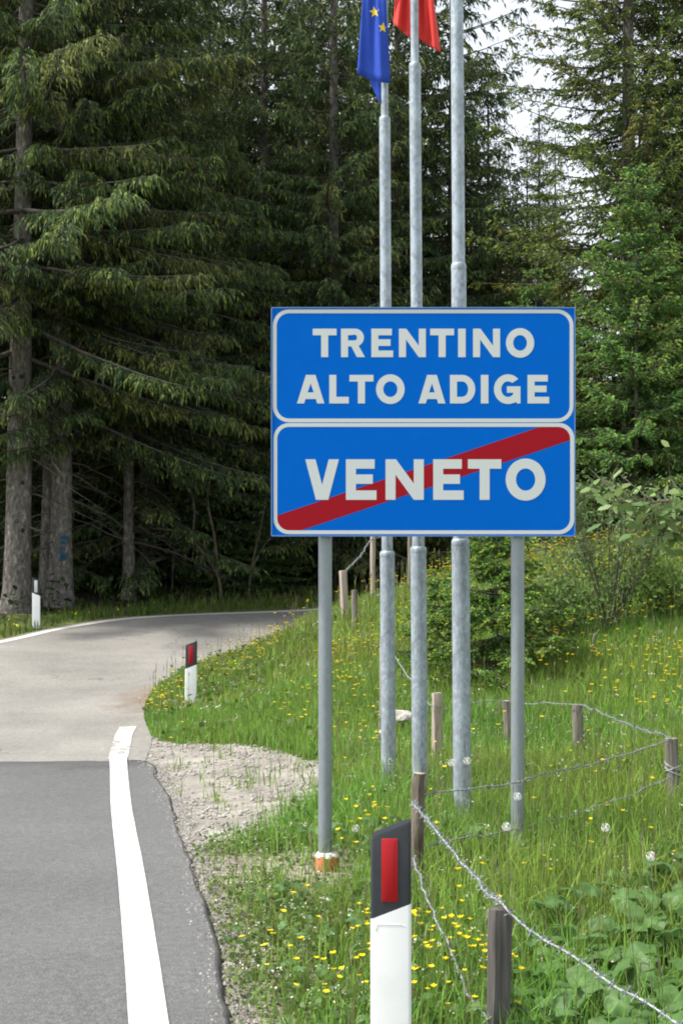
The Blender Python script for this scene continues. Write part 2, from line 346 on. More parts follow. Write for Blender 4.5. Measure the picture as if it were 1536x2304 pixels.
def Hn(x, y):
    x = np.clip(np.asarray(x, float), -14, 9.5); y = np.clip(np.asarray(y, float), -7, 43)
    sh = np.broadcast(x, y).shape; x = np.broadcast_to(x, sh).ravel(); y = np.broadcast_to(y, sh).ravel(); o = np.empty(len(x))
    for s in range(0, len(x), 20000):
        d = np.hypot(x[s:s + 20000, None] - cp[None, :, 0], y[s:s + 20000, None] - cp[None, :, 1])
        o[s:s + 20000] = (np.where(d > 0, d * d * np.log(d + 1e-9), 0)) @ TW[:-3] + TW[-3] + TW[-2] * x[s:s + 20000] + TW[-1] * y[s:s + 20000]
    return o.reshape(sh)
def H(x, y): return float(Hn(np.array([x]), np.array([y]))[0])

INc, OUTc = catmull(IN, 10), catmull(OUT, 10)
ROAD = np.vstack([INc, OUTc[::-1]])
EDGE = catmull([(1.15, -5), (.36, -.2), (.12, 1.8), (-.13, 3.2), (-.376, 4.58), (-.486, 5.4), (-.67, 6.54), (-.788, 7.25), (-.997, 8.44), (-1.227, 9.67), (-1.40, 10.5), (-1.50, 10.8), (-1.62, 10.95)], 12)
TRACK = [(-1.66, 12.35), (-1.37, 11.95), (-.883, 11.45), (-.43, 10.9), (-.15, 10.4), (.02, 9.7), (0, 8.5), (-.25, 7.9), (-.50, 7.5), (-.95, 7.05), (-1.15, 7.9), (-1.35, 9), (-1.6, 10.2), (-1.75, 11)]
def edge_x(Y): return np.interp(Y, EDGE[:, 1], EDGE[:, 0])
def right_of_road(x, y):            # distance to the right of the tarmac edge (rough), for the near side of the bend
    a = np.where(y < 10.9, edge_x(np.minimum(y, 10.9)), np.interp(y, INc[:, 1], INc[:, 0])); return x - a

# ------------------------------------------------------------------ ground
gx = np.concatenate([[-400, -150, -60, -30, -20], np.arange(-14, -7, .7), np.arange(-7, 6.5, .11), np.arange(6.6, 14, .7), [20, 30, 60, 150, 400]])
gy = np.concatenate([[-200, -60, -20], np.arange(-7, 2, .7), np.arange(2, 26, .11), np.arange(26, 45, .7), [52, 70, 120, 250, 600]])
GX, GY = np.meshgrid(gx, gy)
GZ = Hn(GX, GY) + np.clip(GY - 44, 0, 60) * .22
onroad = inside(GX, GY, ROAD)
for dx_, dy_ in ((.16, 0), (-.16, 0), (0, .16), (0, -.16)): onroad &= inside(GX + dx_, GY + dy_, ROAD)
GZ = GZ + np.where(onroad, -.06, (vnoise(GX * 3, GY * 3, 3) - .5) * .03 * np.clip(right_of_road(GX, GY) * 2, 0, 1))
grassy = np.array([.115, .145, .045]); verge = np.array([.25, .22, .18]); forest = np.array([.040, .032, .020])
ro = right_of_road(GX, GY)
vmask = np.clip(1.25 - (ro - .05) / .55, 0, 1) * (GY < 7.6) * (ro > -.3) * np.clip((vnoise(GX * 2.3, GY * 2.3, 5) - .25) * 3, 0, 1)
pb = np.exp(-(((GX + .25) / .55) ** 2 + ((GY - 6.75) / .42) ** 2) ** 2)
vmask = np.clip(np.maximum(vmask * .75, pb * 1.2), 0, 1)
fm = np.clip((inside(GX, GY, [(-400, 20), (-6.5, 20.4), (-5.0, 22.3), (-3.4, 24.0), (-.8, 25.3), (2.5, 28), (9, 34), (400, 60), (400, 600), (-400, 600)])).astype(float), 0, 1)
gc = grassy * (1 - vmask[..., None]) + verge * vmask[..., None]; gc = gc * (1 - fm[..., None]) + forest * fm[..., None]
nx, ny = len(gx), len(gy); ii = np.arange(ny - 1)[:, None] * nx + np.arange(nx - 1)[None, :]
gq = np.stack([ii, ii + 1, ii + nx + 1, ii + nx], -1).reshape(-1, 4)
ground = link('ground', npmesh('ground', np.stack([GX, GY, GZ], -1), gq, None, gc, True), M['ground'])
tag(ground, 'soil and meadow ground rising from the roadside into the forest', 'ground', kind='structure')

def ribbon(name, A, B, n, dz, mat, label, cat, jit=0, skirt=0, extra=None):
    t = np.linspace(0, 1, n)[None, :, None]; G = A[:, None, :] * (1 - t) + B[:, None, :] * t
    Z = Hn(G[..., 0], G[..., 1]) + dz
    V = np.concatenate([G, Z[..., None]], -1); m = len(A)
    i = np.arange(m - 1)[:, None] * n + np.arange(n - 1)[None, :]
    q = np.stack([i, i + 1, i + n + 1, i + n], -1).reshape(-1, 4)
    V = V.reshape(-1, 3)
    if skirt:
        e = V.reshape(m, n, 3)[:, -1].copy(); e[:, 2] -= skirt; e[:, 0] += .015; b0 = len(V); V = np.vstack([V, e])
        k = np.arange(m - 1); q = np.vstack([q, np.stack([k * n + n - 1, b0 + k, b0 + k + 1, (k + 1) * n + n - 1], -1)])
    me = npmesh(name, V, q, None, None, True); o = link(name, me, mat); tag(o, label, cat, kind='structure'); return o

ribbon('road', OUTc, INc, 36, .012, M['asphalt_old'], 'pale worn asphalt road bending right into the forest', 'road')
# newer dark overlay, its right edge ragged
yy = np.concatenate([np.arange(-5, 3, .06), np.arange(3, 10.6, .03), np.linspace(10.6, 10.95, 12)])
ex = edge_x(yy) + (vnoise(yy * 2.2, yy * 0, 11, 6) - .5) * .06
A_ = np.stack([np.interp(yy, OUTc[:, 1], OUTc[:, 0]) + .05, yy - .0], -1); B_ = np.stack([ex, yy], -1)
mid = np.linspace(0, 1, 60)
t_ = mid[None, :, None]; G = A_[:, None, :] * (1 - t_) + B_[:, None, :] * t_
endw = np.clip((G[..., 1] - 10.0) / .95, 0, 1) ** 3
G[..., 1] += endw * ((vnoise(G[..., 0] * 1.7, G[..., 0] * 0, 4, 4) - .55) * .35 - .10 * np.clip(-1.9 - G[..., 0], 0, 3))
Z_ = Hn(G[..., 0], G[..., 1]) + .030 - .016 * np.clip((G[..., 1] - 10.3) / .6, 0, 1)
m_, n_ = G.shape[:2]; V_ = np.concatenate([G, Z_[..., None]], -1).reshape(-1, 3)
i_ = np.arange(m_ - 1)[:, None] * n_ + np.arange(n_ - 1)[None, :]
q_ = np.stack([i_, i_ + 1, i_ + n_ + 1, i_ + n_], -1).reshape(-1, 4)
o = link('road_overlay', npmesh('road_overlay', V_, q_, None, None, True), M['asphalt_new'])
tag(o, 'newer dark grey asphalt surface in the near half of the road', 'road', kind='structure')
# crumbling black edge strip of the overlay
mb = MB(); ed = V_.reshape(m_, n_, 3)[:, -1]
k_ = len(ed); jw = .016 + .014 * vnoise(yy * 14, yy * 0 + 3, 2, 5); jw2 = .004 + .014 * vnoise(yy * 16, yy * 0 + 7, 2, 4)
a0 = ed.copy(); a0[:, 0] -= jw2; a0[:, 2] += .003; a1 = ed.copy(); a1[:, 2] += .001; a2 = ed.copy(); a2[:, 0] += jw * .5; a2[:, 2] -= .022; a3 = ed.copy(); a3[:, 0] += jw; a3[:, 2] -= .06
rows = np.stack([a0, a1, a2, a3], 1); mb.add(rows.reshape(-1, 3), np.concatenate([np.stack([np.arange(k_ - 1) * 4 + c, np.arange(k_ - 1) * 4 + c + 1, np.arange(1, k_) * 4 + c + 1, np.arange(1, k_) * 4 + c], -1) for c in range(3)]))
tag(mb.build('asphalt_edge', M['asphalt_edge'], None, True), 'crumbling black tarmac edge along the gravel verge', 'road edge', kind='structure')

# painted lines
LC = catmull([(1.0, -5), (.155, 0), (-.24, 2.3), (-.624, 4.58), (-.962, 6.54), (-1.345, 8.7), (-1.716, 10.94)], 14)
def strip(name, c, wd, dz, mat, label):
    tg = np.gradient(c, axis=0); tg /= np.linalg.norm(tg, axis=1)[:, None]; nr = np.stack([tg[:, 1], -tg[:, 0]], -1)
    j = (vnoise(np.arange(len(c)) * .9, np.zeros(len(c)), 8, 2) - .5) * .002
    ribbon(name, c - nr * (wd / 2 + j[:, None]), c + nr * (wd / 2 + j[::-1][:, None]), 4, dz, mat, label, 'road marking')
strip('road_marking', LC[LC[:, 1] < 10.5], .124, .0345, M['line_new'], 'fresh white edge line painted on the dark asphalt')
LC2 = catmull([(LC[LC[:, 1] < 10.5][-1][0], LC[LC[:, 1] < 10.5][-1][1]), (-1.716, 10.94)], 8)
strip('road_marking', LC2, .128, .0335, M['line_new'], 'short end of the white edge line at the asphalt seam')
strip('road_marking', catmull([(-1.725, 11.0), (-1.81, 11.7), (-1.88, 12.3), (-1.91, 12.75)], 12), .15, .0165, M['line_old'], 'cracked worn white line on the old asphalt at the grass corner')
oc = OUTc[(OUTc[:, 1] > 12)]
tg = np.gradient(oc, axis=0); tg /= np.linalg.norm(tg, axis=1)[:, None]
strip('road_marking', oc + np.stack([tg[:, 1], -tg[:, 0]], -1) * .16, .14, .0165, M['line_new'], 'thin white line along the far outer side of the bend')

# gravel track
tx, ty = np.meshgrid(np.arange(-1.8, .3, .035), np.arange(6.9, 12.6, .035))
pert = (vnoise(tx * 3, ty * 3, 21, 3) - .5) * .30; pert2 = (vnoise(tx * 3, ty * 3, 22, 3) - .5) * .30
keep = inside(tx + pert, ty + pert2, TRACK) & ~inside(tx + .03, ty, ROAD)
tz = Hn(tx, ty) + .007 + (vnoise(tx * 9, ty * 9, 9, 2) - .5) * .008
kk = keep[:-1, :-1] & keep[1:, :-1] & keep[:-1, 1:] & keep[1:, 1:]
r_, c_ = np.nonzero(kk); n0 = tx.shape[1]; b_ = r_ * n0 + c_
V = np.stack([tx, ty, tz], -1).reshape(-1, 3); q = np.stack([b_, b_ + 1, b_ + n0 + 1, b_ + n0], -1)
us, inv = np.unique(q.ravel(), return_inverse=True)
tag(link('gravel_track', npmesh('gravel_track', V[us], inv.reshape(-1, 4), None, None, True), M['gravel']), 'pale gravel pull-in between the road and the sign', 'gravel track', kind='structure')
def in_track(x, y): return inside(x + (vnoise(x * 3, y * 3, 21, 3) - .5) * .30 + (vnoise(x * 17, y * 17, 23, 2) - .5) * .22, y + (vnoise(x * 3, y * 3, 22, 3) - .5) * .30 + (vnoise(x * 17, y * 17, 24, 2) - .5) * .30, TRACK)

# loose stones
def pebbles(N, xr, yr, keepf, s0, s1, name, label, seed):
    g = np.random.default_rng(seed); x = g.uniform(*xr, N); y = g.uniform(*yr, N); k = keepf(x, y, g); x = x[k]; y = y[k]; n = len(x)
    s = s0 + (s1 - s0) * g.random(n) ** 4
    oct_ = np.array([(1, 0, 0), (0, 1, 0), (-1, 0, 0), (0, -1, 0), (0, 0, 1), (0, 0, -1), (.6, .6, .5), (-.6, -.6, .5)], float)[:6]
    V = oct_[None] * g.uniform(.6, 1.3, (n, 6, 1)) * s[:, None, None] * np.array([1, 1, .6]); a = g.uniform(0, 6.28, n); ca, sa = np.cos(a)[:, None], np.sin(a)[:, None]
    V = np.stack([V[..., 0] * ca - V[..., 1] * sa, V[..., 0] * sa + V[..., 1] * ca, V[..., 2]], -1)
    V += np.stack([x, y, Hn(x, y) + .006 + s * .25], -1)[:, None, :]
    T = np.array([(0, 1, 4), (1, 2, 4), (2, 3, 4), (3, 0, 4), (1, 0, 5), (2, 1, 5), (3, 2, 5), (0, 3, 5)])
    c = (g.uniform(.55, 1.15, (n, 1)) * np.array([.37, .350, .315]) * (1 + g.normal(0, .05, (n, 3))))
    o = link(name, npmesh(name, V, None, (T[None] + 6 * np.arange(n)[:, None, None]).reshape(-1, 3), np.repeat(c, 6, 0)), M['pebble']); tag(o, label, 'gravel', kind='stuff')
pebbles(26000, (-1.8, .3), (6.9, 12.5), lambda x, y, g: in_track(x, y) & ~inside(x, y, ROAD) & (vnoise(x * 4, y * 4, 71, 3) + g.normal(0, .12, len(x)) > .46), .003, .020, 'gravel', 'loose pale stones scattered over the gravel pull-in', 31)
pebbles(26000, (-.9, .6), (2.5, 7.6), lambda x, y, g: (right_of_road(x, y) > .02) & (g.random(len(x)) < np.clip(1.15 - right_of_road(x, y) / .6, .05, 1) * .38) & ~in_track(x, y), .003, .011, 'gravel', 'fine stones between the weeds of the road verge', 32)

def edge_stones(N, seed):
    g = np.random.default_rng(seed); y = g.uniform(3.5, 10.7, N); x = edge_x(y) + .03 + np.abs(g.normal(0, .05, N)) * g.choice([-1, 1, 1, 1], N); s = .002 + .009 * g.random(N) ** 3; T = np.array([(0, 1, 4), (1, 2, 4), (2, 3, 4), (3, 0, 4)])
    V = np.array([(1, 0, -.6), (0, 1, -.6), (-1, 0, -.6), (0, -1, -.6), (0, 0, .6)])[None] * g.uniform(.6, 1.3, (N, 5, 1)) * s[:, None, None]; V = V + np.stack([x, y, Hn(x, y) + np.where(x < edge_x(y), .032, .012)], -1)[:, None]
    c = g.uniform(.3, 1.1, (N, 1)) * np.array([.30, .285, .26]); o = link('gravel', npmesh('gravel', V, None, (T[None] + 5 * np.arange(N)[:, None, None]).reshape(-1, 3), np.repeat(c, 5, 0)), M['pebble']); tag(o, 'grit lying along the crumbling asphalt edge', 'gravel', kind='stuff')
edge_stones(7000, 33)

# ------------------------------------------------------------------ spruces
def unit(v): return v / (np.linalg.norm(v, axis=-1, keepdims=True) + 1e-9)
def lozenges(q, d, l, wd, g, bend=.0):
    n = unit(np.cross(d, unit(g.normal(size=d.shape)))); m = q + d * (l * .42)[:, None]; e = q + d * l[:, None]; e[:, 2] -= bend * l
    return np.stack([q, m + n * (wd / 2)[:, None], e, m - n * (wd / 2)[:, None]], 1)

def spruce_meshes(name, seed, Ht, zb, Lmax, nbr, shoot=.13, wid=.026, hang=.6, step=.05, bare=.22, dead=10, tip=(.20, .255, .060), old=(.052, .092, .043), power=.75, lowzone=99.0, tipfrac=.22, grey=1.0, latsp=.06, fluff=0.0, whorl=0.0, cup=.22):
    g = np.random.default_rng(seed); Q = []; C = []; W = MB()
    zs = zb + (Ht - zb) * (np.linspace(0, .985, nbr) ** 1.0); az0 = g.uniform(0, 6.28)
    if whorl: zs = np.clip(zb + np.round((zs - zb) / whorl) * whorl + g.normal(0, whorl * .13, nbr), zb * .8, Ht * .985)
    for k, z in enumerate(zs):
        fr = (z - zb) / (Ht - zb)
        L = Lmax * ((1 - fr) ** power) * g.uniform(.72, 1.12) + .12 * Lmax * .3
        if fr < .06: L *= .8 + .2 * g.random()
        az = az0 + k * 2.39996 + g.normal(0, .25)
        coarse = 1.0 if z < lowzone else 1.9
        a = -.42 + .75 * fr + g.normal(0, .07); c = cup - .05 * fr
        t = np.linspace(0, 1, 9); wob = np.cumsum(g.normal(0, .025, 9)) * L * .5
        ax = np.stack([L * t, wob, L * (a * t + c * t * t)], -1)
        ca, sa = math.cos(az), math.sin(az); R = np.array([[ca, sa, 0], [-sa, ca, 0], [0, 0, 1]])
        W.tube(ax @ R + (0, 0, z), np.linspace(.0095 * L + .0035 * min(1, L), .003 * min(1, L + .2), 9), 4, False)
        n = max(4, int(L / (latsp * coarse))); tj = np.sort(g.uniform(bare, 1, n)); sd = np.where(np.arange(n) % 2 == 0, 1.0, -1.0)
        pj = np.stack([np.interp(tj, t, ax[:, i]) for i in range(3)], -1); tn = unit(np.stack([np.interp(tj, t, np.gradient(ax[:, i])) for i in range(3)], -1))
        pr = unit(np.cross(tn, [0, 0, 1.0])); prof = np.clip(1.15 - tj, 0, 1) ** .8
        lj = (.10 + .30 * min(L, 3.5) / 1.5 * .55 * prof) * g.uniform(.6, 1.25, n); lj = np.minimum(lj, .8)
        ang = np.radians(g.uniform(38, 66, n))[:, None]; dj = unit(np.cos(ang) * tn + sd[:, None] * np.sin(ang) * pr + g.normal(0, .12, (n, 3)))
        dr = g.uniform(.25, .6, n)
        # wood of the side twigs
        W.add(lozenges(pj @ R + (0, 0, z), (unit(dj - [0, 0, .3])) @ R, lj * .9, np.full(n, .010 * min(1, L)), g).reshape(-1, 3), (np.arange(n * 4).reshape(-1, 4)))
        mj = np.maximum(2, (lj / (step * coarse)).astype(int)); idx = np.repeat(np.arange(n), mj); m = len(idx)
        s = g.uniform(.12, 1.0, m); 
        q = pj[idx] + dj[idx] * (lj[idx] * s)[:, None]; q[:, 2] -= dr[idx] * lj[idx] * s * s
        sd2 = g.choice([-1.0, 1.0], m)[:, None]
        lat = unit(np.cross(dj[idx], [0, 0, 1.0])); hg = (hang * g.uniform(.3, 1.3, m))[:, None]
        d = unit(dj[idx] * .75 + lat * sd2 * g.uniform(.1, .75, (m, 1)) + hg * np.array([0, 0, -1.0]) + g.normal(0, .16 + fluff, (m, 3)) + np.array([0, 0, fluff * .35]))
        l = shoot * g.uniform(.55, 1.25, m) * (1.15 - .35 * s) * (coarse ** .6)
        wv = wid * g.uniform(.7, 1.3, m) * coarse ** .6
        brv = g.uniform(.75, 1.25); yel = g.random()
        young = (g.random(m) < tipfrac * (.35 + 1.3 * s * tj[idx])) 
        base = np.array(old) * brv * g.uniform(.65, 1.35, (m, 1)) * np.array([1 + .3 * (yel > .75), 1, 1])
        brown = (g.random(m) < .07 * (1.3 - tj[idx])); base[brown] = np.array([.075, .055, .035]) * g.uniform(.6, 1.2, (brown.sum(), 1))
        col = np.where(young[:, None], np.array(tip) * g.uniform(.7, 1.2, (m, 1)) * np.array([1 + .28 * (yel > .65), 1, 1]), base)
        Q.append((lozenges(q, d, l, wv, g, .15)) @ R + (0, 0, z)); C.append(np.repeat(col, 4, 0))
        # pendent second and third shoots: the hanging comb
        q2, d2, l2, c2 = q + d * l[:, None] * .85, d, l, col
        for it in range(2):
            kf = g.random(len(q2)) < (.55 if it == 0 else .45) * min(1, hang * 1.2)
            q2, d2, l2, c2 = q2[kf], d2[kf], l2[kf], c2[kf]
            if not len(q2): break
            d2 = unit(d2 * .8 + np.array([0, 0, -.65 * hang - .1]) + g.normal(0, .2, d2.shape))
            Q.append(lozenges(q2, d2, l2 * .95, np.full(len(q2), wid * .9 * coarse ** .5), g, .2) @ R + (0, 0, z))
            cc = np.where((g.random(len(q2)) < tipfrac * .9)[:, None], np.array(tip) * g.uniform(.75, 1.25, (len(q2), 1)), c2); C.append(np.repeat(cc, 4, 0))
            q2 = q2 + d2 * (l2 * .85)[:, None]
        # grey dead twigs near the stem
        nd = int((5 + L * 5) * grey) + 1; td = g.uniform(.05, min(.75, bare + .25), nd); pd = np.stack([np.interp(td, t, ax[:, i]) for i in range(3)], -1)
        dd = unit(np.stack([g.normal(.5, .4, nd), g.normal(0, .7, nd), g.normal(-.6, .4, nd)], -1))
        W.add(lozenges(pd @ R + (0, 0, z), dd @ R, g.uniform(.12, .5, nd), np.full(nd, .011), g).reshape(-1, 3), (np.arange(nd * 4).reshape(-1, 4)))
    for k in range(dead):               # bare dead limbs under the crown
        z = g.uniform(.9, max(1.2, zb)); az = g.uniform(0, 6.28); L = g.uniform(.8, 2.3); t = np.linspace(0, 1, 8)
        ax = np.stack([L * t, np.cumsum(g.normal(0, .03, 8)) * L, L * (-.1 * t - .28 * t * t + np.cumsum(g.normal(0, .01, 8)))], -1); ca, sa = math.cos(az), math.sin(az); R = np.array([[ca, sa, 0], [-sa, ca, 0], [0, 0, 1]])
        W.tube(ax @ R + (0, 0, z), np.linspace(.014, .003, 8), 4, False)
        nd = 14; td = g.uniform(.2, 1, nd); pd = np.stack([np.interp(td, t, ax[:, i]) for i in range(3)], -1)
        dd = unit(np.stack([g.normal(.8, .3, nd), g.normal(0, .7, nd), g.normal(-.2, .4, nd)], -1))
        W.add(lozenges(pd @ R + (0, 0, z), dd @ R, g.uniform(.1, .45, nd), np.full(nd, .007), g).reshape(-1, 3), np.arange(nd * 4).reshape(-1, 4))
    Q = np.concatenate(Q).reshape(-1, 3); C = np.concatenate(C)
    crown = npmesh(name + '_crown', Q, np.arange(len(Q)).reshape(-1, 4), None, C); crown.materials.append(M['spruce'])
    wood = W.mesh(name + '_branches'); wood.materials.append(M['branch'])
    return crown, wood, Ht

def trunk_mesh(name, Ht, r0, seed, flare=.5):
    g = np.random.default_rng(seed); n = 18; zs = np.concatenate([[-.4, 0, .12, .3, .6], np.arange(1.0, Ht, .6), [Ht * .995]])
    th = np.arange(n) * 2 * np.pi / n; V = []
    lob = 1 + .5 * np.sin(3 * th + g.uniform(0, 6)) + .35 * np.sin(5 * th + g.uniform(0, 6))
    for z in zs:
        r = r0 * max(.04, 1 - .92 * max(z, 0) / Ht) * (1 + flare * math.exp(-max(z, -.1) / .35) * (.55 + .25 * lob))
        rr = r * (1 + .05 * np.sin(2 * th + z * .8) + g.normal(0, .018, n)); V.append(np.stack([rr * np.cos(th), rr * np.sin(th), np.full(n, z)], -1))
    m = len(zs); i = np.arange(m - 1)[:, None] * n; j = np.arange(n)[None, :]; k = (j + 1) % n
    me = npmesh(name, np.concatenate(V), np.stack([i + j, i + k, i + n + k, i + n + j], -1).reshape(-1, 4), None, None, True); me.materials.append(M['bark']); return me

VAR = {
    'old': spruce_meshes('old_spruce', 11, 18, 4.1, 4.3, 145, .095, .025, .80, .018, .16, 12, lowzone=11.0, tipfrac=.28, whorl=.46, cup=.13, old=(.062, .106, .046)),
    'old2': spruce_meshes('old_spruce_b', 12, 18, 3.0, 3.5, 150, .095, .025, .85, .019, .14, 14, lowzone=11.0, tipfrac=.24, whorl=.42, cup=.12),
    'mid': spruce_meshes('forest_spruce', 13, 17, .9, 3.0, 210, .090, .031, .75, .017, .12, 10, lowzone=10.5, tipfrac=.22, whorl=.38, cup=.15, old=(.078, .130, .058), tip=(.22, .29, .075)),
    'edge': spruce_meshes('edge_spruce', 14, 15.5, .3, 3.55, 330, .075, .027, .30, .017, .08, 3, tip=(.245, .30, .055), old=(.085, .135, .042), lowzone=11, tipfrac=.36, latsp=.052, fluff=.25, whorl=.36, power=.9),
    'young': spruce_meshes('young_spruce', 15, 6.0, .08, 2.05, 230, .062, .025, .10, .0125, .04, 0, tip=(.20, .34, .070), old=(.078, .165, .050), power=.85, tipfrac=.42, grey=0, latsp=.036, fluff=.25, whorl=.36),
    'small': spruce_meshes('small_spruce', 16, 1.55, .03, .92, 115, .040, .020, .05, .0075, .02, 0, tip=(.27, .42, .06), old=(.085, .18, .045), power=.95, tipfrac=.42, grey=0, latsp=.024, fluff=.06, whorl=.19),
}
TR = {r: trunk_mesh('trunk_%d' % i, 18, r, 40 + i) for i, r in enumerate((.212, .15, .19, .105))}
TRs = {'edge': trunk_mesh('trunk_edge', 15.5, .17, 50, .3), 'young': trunk_mesh('trunk_young', 6, .045, 51, .2), 'small': trunk_mesh('trunk_small', 1.55, .016, 52, .2), 'mid': trunk_mesh('trunk_mid', 17, .16, 53, .3)}
def spruce(kind, x, y, rot, label, group=None, sc=1.0, r=None, lean=0.0, crown=True, name='spruce_tree'):
    o = empty(name, (x, y, H(x, y) - .03), 0); o.rotation_euler = (0, lean, 0)
    tag(o, label, 'spruce' , group)
    tm = TR[r] if r else TRs[kind]
    t = link('trunk', tm, None, o); t.rotation_euler.z = rot
    cm, wm, _ = VAR[kind]
    c = link('crown', cm, None, o); b = link('branches', wm, None, o)
    for e in (c, b): e.rotation_euler.z = rot; e.scale = (sc, sc, sc)
    if not r: t.scale = (sc, sc, sc)
    tag(c, kind=None); return o, t

t1, tr1 = spruce('old', -5.13, 22.5, .6, 'thick spruce with bare knotty trunk nearest the roadside marker with white reflector', 'spruces at the outer side of the bend', r=.212, lean=math.radians(.9))
t3, tr3 = spruce('old2', -4.62, 23.4, 2.2, 'spruce whose trunk carries two painted blue squares', 'spruces at the outer side of the bend', r=.19, lean=math.radians(.7))
t2, tr2 = spruce('old', -4.96, 24.0, 4.0, 'slimmer pale trunked spruce close behind the blue marked one', 'spruces at the outer side of the bend', r=.15, lean=math.radians(1.6))
spruce('old2', -3.72, 24.9, 5.1, 'dark straight spruce standing alone to the right of the blue marked trunk', 'spruces at the outer side of the bend', r=.105)
spruce('mid', -3.60, 26.3, 1.0, 'thin spruce stem just behind the straight dark one', 'spruces at the outer side of the bend')
spruce('mid', -1.55, 28.6, .4, 'dense spruce filling the space left above the blue sign', 'spruces behind the bend')
spruce('mid', -.15, 27.6, 3.3, 'dense hanging spruce directly behind the blue flag', 'spruces behind the bend', sc=1.02)
spruce('mid', 1.15, 29.6, 2.0, 'dark spruce behind the three flagpoles', 'spruces behind the bend')
spruce('mid', 2.35, 30.2, 5.0, 'spruce with long drooping branches against the white sky gap', 'spruces behind the bend', sc=1.03)
spruce('edge', 4.55, 22.6, 1.3, 'tall sunlit spruce at the meadow top, right of the sign', 'spruces on the meadow edge')
spruce('edge', 5.95, 23.6, 4.2, 'tall spruce at the right picture edge behind the leafy twig', 'spruces on the meadow edge', sc=.97)
spruce('edge', 4.05, 29.2, 2.4, 'conical spruce closing the gap between the flagpoles and the tall sunlit spruce', 'spruces behind the bend', sc=.64)
spruce('mid', 3.15, 30.6, 1.2, 'slim dark spruce just right of the nearest flagpole', 'spruces behind the bend', sc=.66)
spruce('young', 4.18, 20.2, .9, 'young bushy bright green spruce right of the sign', 'young spruces on the meadow', sc=.93)
spruce('young', 2.92, 21.4, 2.9, 'young spruce partly hidden behind the right edge of the sign', 'young spruces on the meadow', sc=.80)
spruce('young', 5.15, 20.9, 4.4, 'young spruce low at the far right under the tall ones', 'young spruces on the meadow', sc=.72)
g_ = np.random.default_rng(77)
FG = 'spruces deep in the forest'
for x, y, s in [(-8.2, 24.5, 1), (-6.6, 26.6, 1.0), (-5.4, 28.4, .95), (-7.4, 30.5, 1), (-2.8, 30.0, 1.0), (-4.2, 32.5, 1), (-.9, 32.4, .95), (.6, 34.0, .9), (-2.4, 35.5, 1), (-6.0, 36.0, 1.05), (-8.5, 37, 1), (-4.2, 39, 1.05), (-1.2, 39.5, 1), (-9.9, 29.0, 1.0), (1.7, 33.0, .95), (.2, 36.5, 1.0), (-.6, 42.0, 1.0)]:
    spruce('mid', x, y, g_.uniform(0, 6.28), 'tall dark spruce deep in the forest beyond the bend', FG, sc=s)
for x, y, s in [(-12, 44, 1.0), (-9, 47, 1.0), (-6.5, 45, 1.05), (-4, 48, 1.0), (-1.5, 46, .9), (.8, 49, .75), (-13, 35, 1), (-11, 52, 1.1), (-5, 54, 1.1), (-2, 56, .9), (-8, 57, 1.1)]:
    spruce('mid', x, y, g_.uniform(0, 6.28), 'tall dark spruce on the wooded rise far behind the bend', 'spruces on the far rise', sc=s)[0].location.z += max(0, y - 44) * .22
for x, y, s in [(-6.2, 25.2, .55), (-4.3, 27.5, .6), (-2.4, 27.2, .5), (-1.3, 26.3, .42), (-3.0, 28.4, .7), (-5.2, 30.5, .7), (-.9, 30.2, .7), (.5, 28.0, .55), (-7.2, 28.0, .7), (1.6, 31.5, .6), (-2.0, 32.0, .8)]:
    spruce('young', x, y, g_.uniform(0, 6.28), 'dim young spruce in the shade under the tall forest trees', 'young spruces under the forest', sc=s)
for x, y, s in [(2.9, 32, .60), (3.7, 31.2, .50), (4.3, 33.0, .58), (3.1, 35.5, .66), (3.4, 34.5, .52), (5.0, 33.5, .5), (1.9, 36, .6), (6.8, 31.5, .6), (8.2, 29.0, .75), (7.4, 26.5, .85), (4.2, 38, .62), (2.6, 40, .6), (6, 40, .66), (8.5, 38, .7), (3.3, 30.0, .4), (4.6, 28.8, .42)]:
    spruce('mid', x, y, g_.uniform(0, 6.28), 'lower dark spruce far behind the meadow top', 'low spruces behind the meadow', sc=s)
spruce('small', *P(1118, 1500, 12.2)[:2], .5, 'small bright green spruce bush behind the tallest flagpole', sc=.98, name='small_spruce')
spruce('small', *P(985, 1500, 12.9)[:2], 2.5, 'low spruce seedling between the second and third flagpole', sc=.62, name='small_spruce')

# knots and the painted trail marks on the trunks
def on_trunk(o, x, dz, r, ang):      # a point on the bark, angle from the camera-facing side
    return (r * math.sin(ang), -r * math.cos(ang), dz)
def trunk_r(r0, z, Ht=18): return r0 * (1 - .92 * z / Ht)
kb = MB(); th = np.arange(10) * 2 * np.pi / 10
ring = lambda s, dep: np.stack([s * np.cos(th), np.full(10, dep), 1.2 * s * np.sin(th)], -1)
kb.add(np.vstack([ring(.055, .012), ring(.046, -.020), ring(.030, -.020), ring(.02, .004), [[0, .006, 0]]]), [(r * 10 + a, r * 10 + (a + 1) % 10, (r + 1) * 10 + (a + 1) % 10, (r + 1) * 10 + a) for r in range(3) for a in range(10)], [(30 + a, 30 + (a + 1) % 10, 40) for a in range(10)])
km = kb.mesh('knot', True); km.materials.append(M['knot'])
for z, a in [(3.72, .35), (3.70, -.45), (3.30, .15), (3.25, .75), (2.85, -.05), (2.50, .4), (2.05, .55), (2.0, -.55), (1.45, .1), (1.15, -.3), (1.3, .6)]:
    k = link('knot', km, None, t1); rr = trunk_r(.212, z) * .985; k.location = (rr * math.sin(a), -rr * math.cos(a), z); k.rotation_euler.z = a; k.scale = (.6, .35, .55)
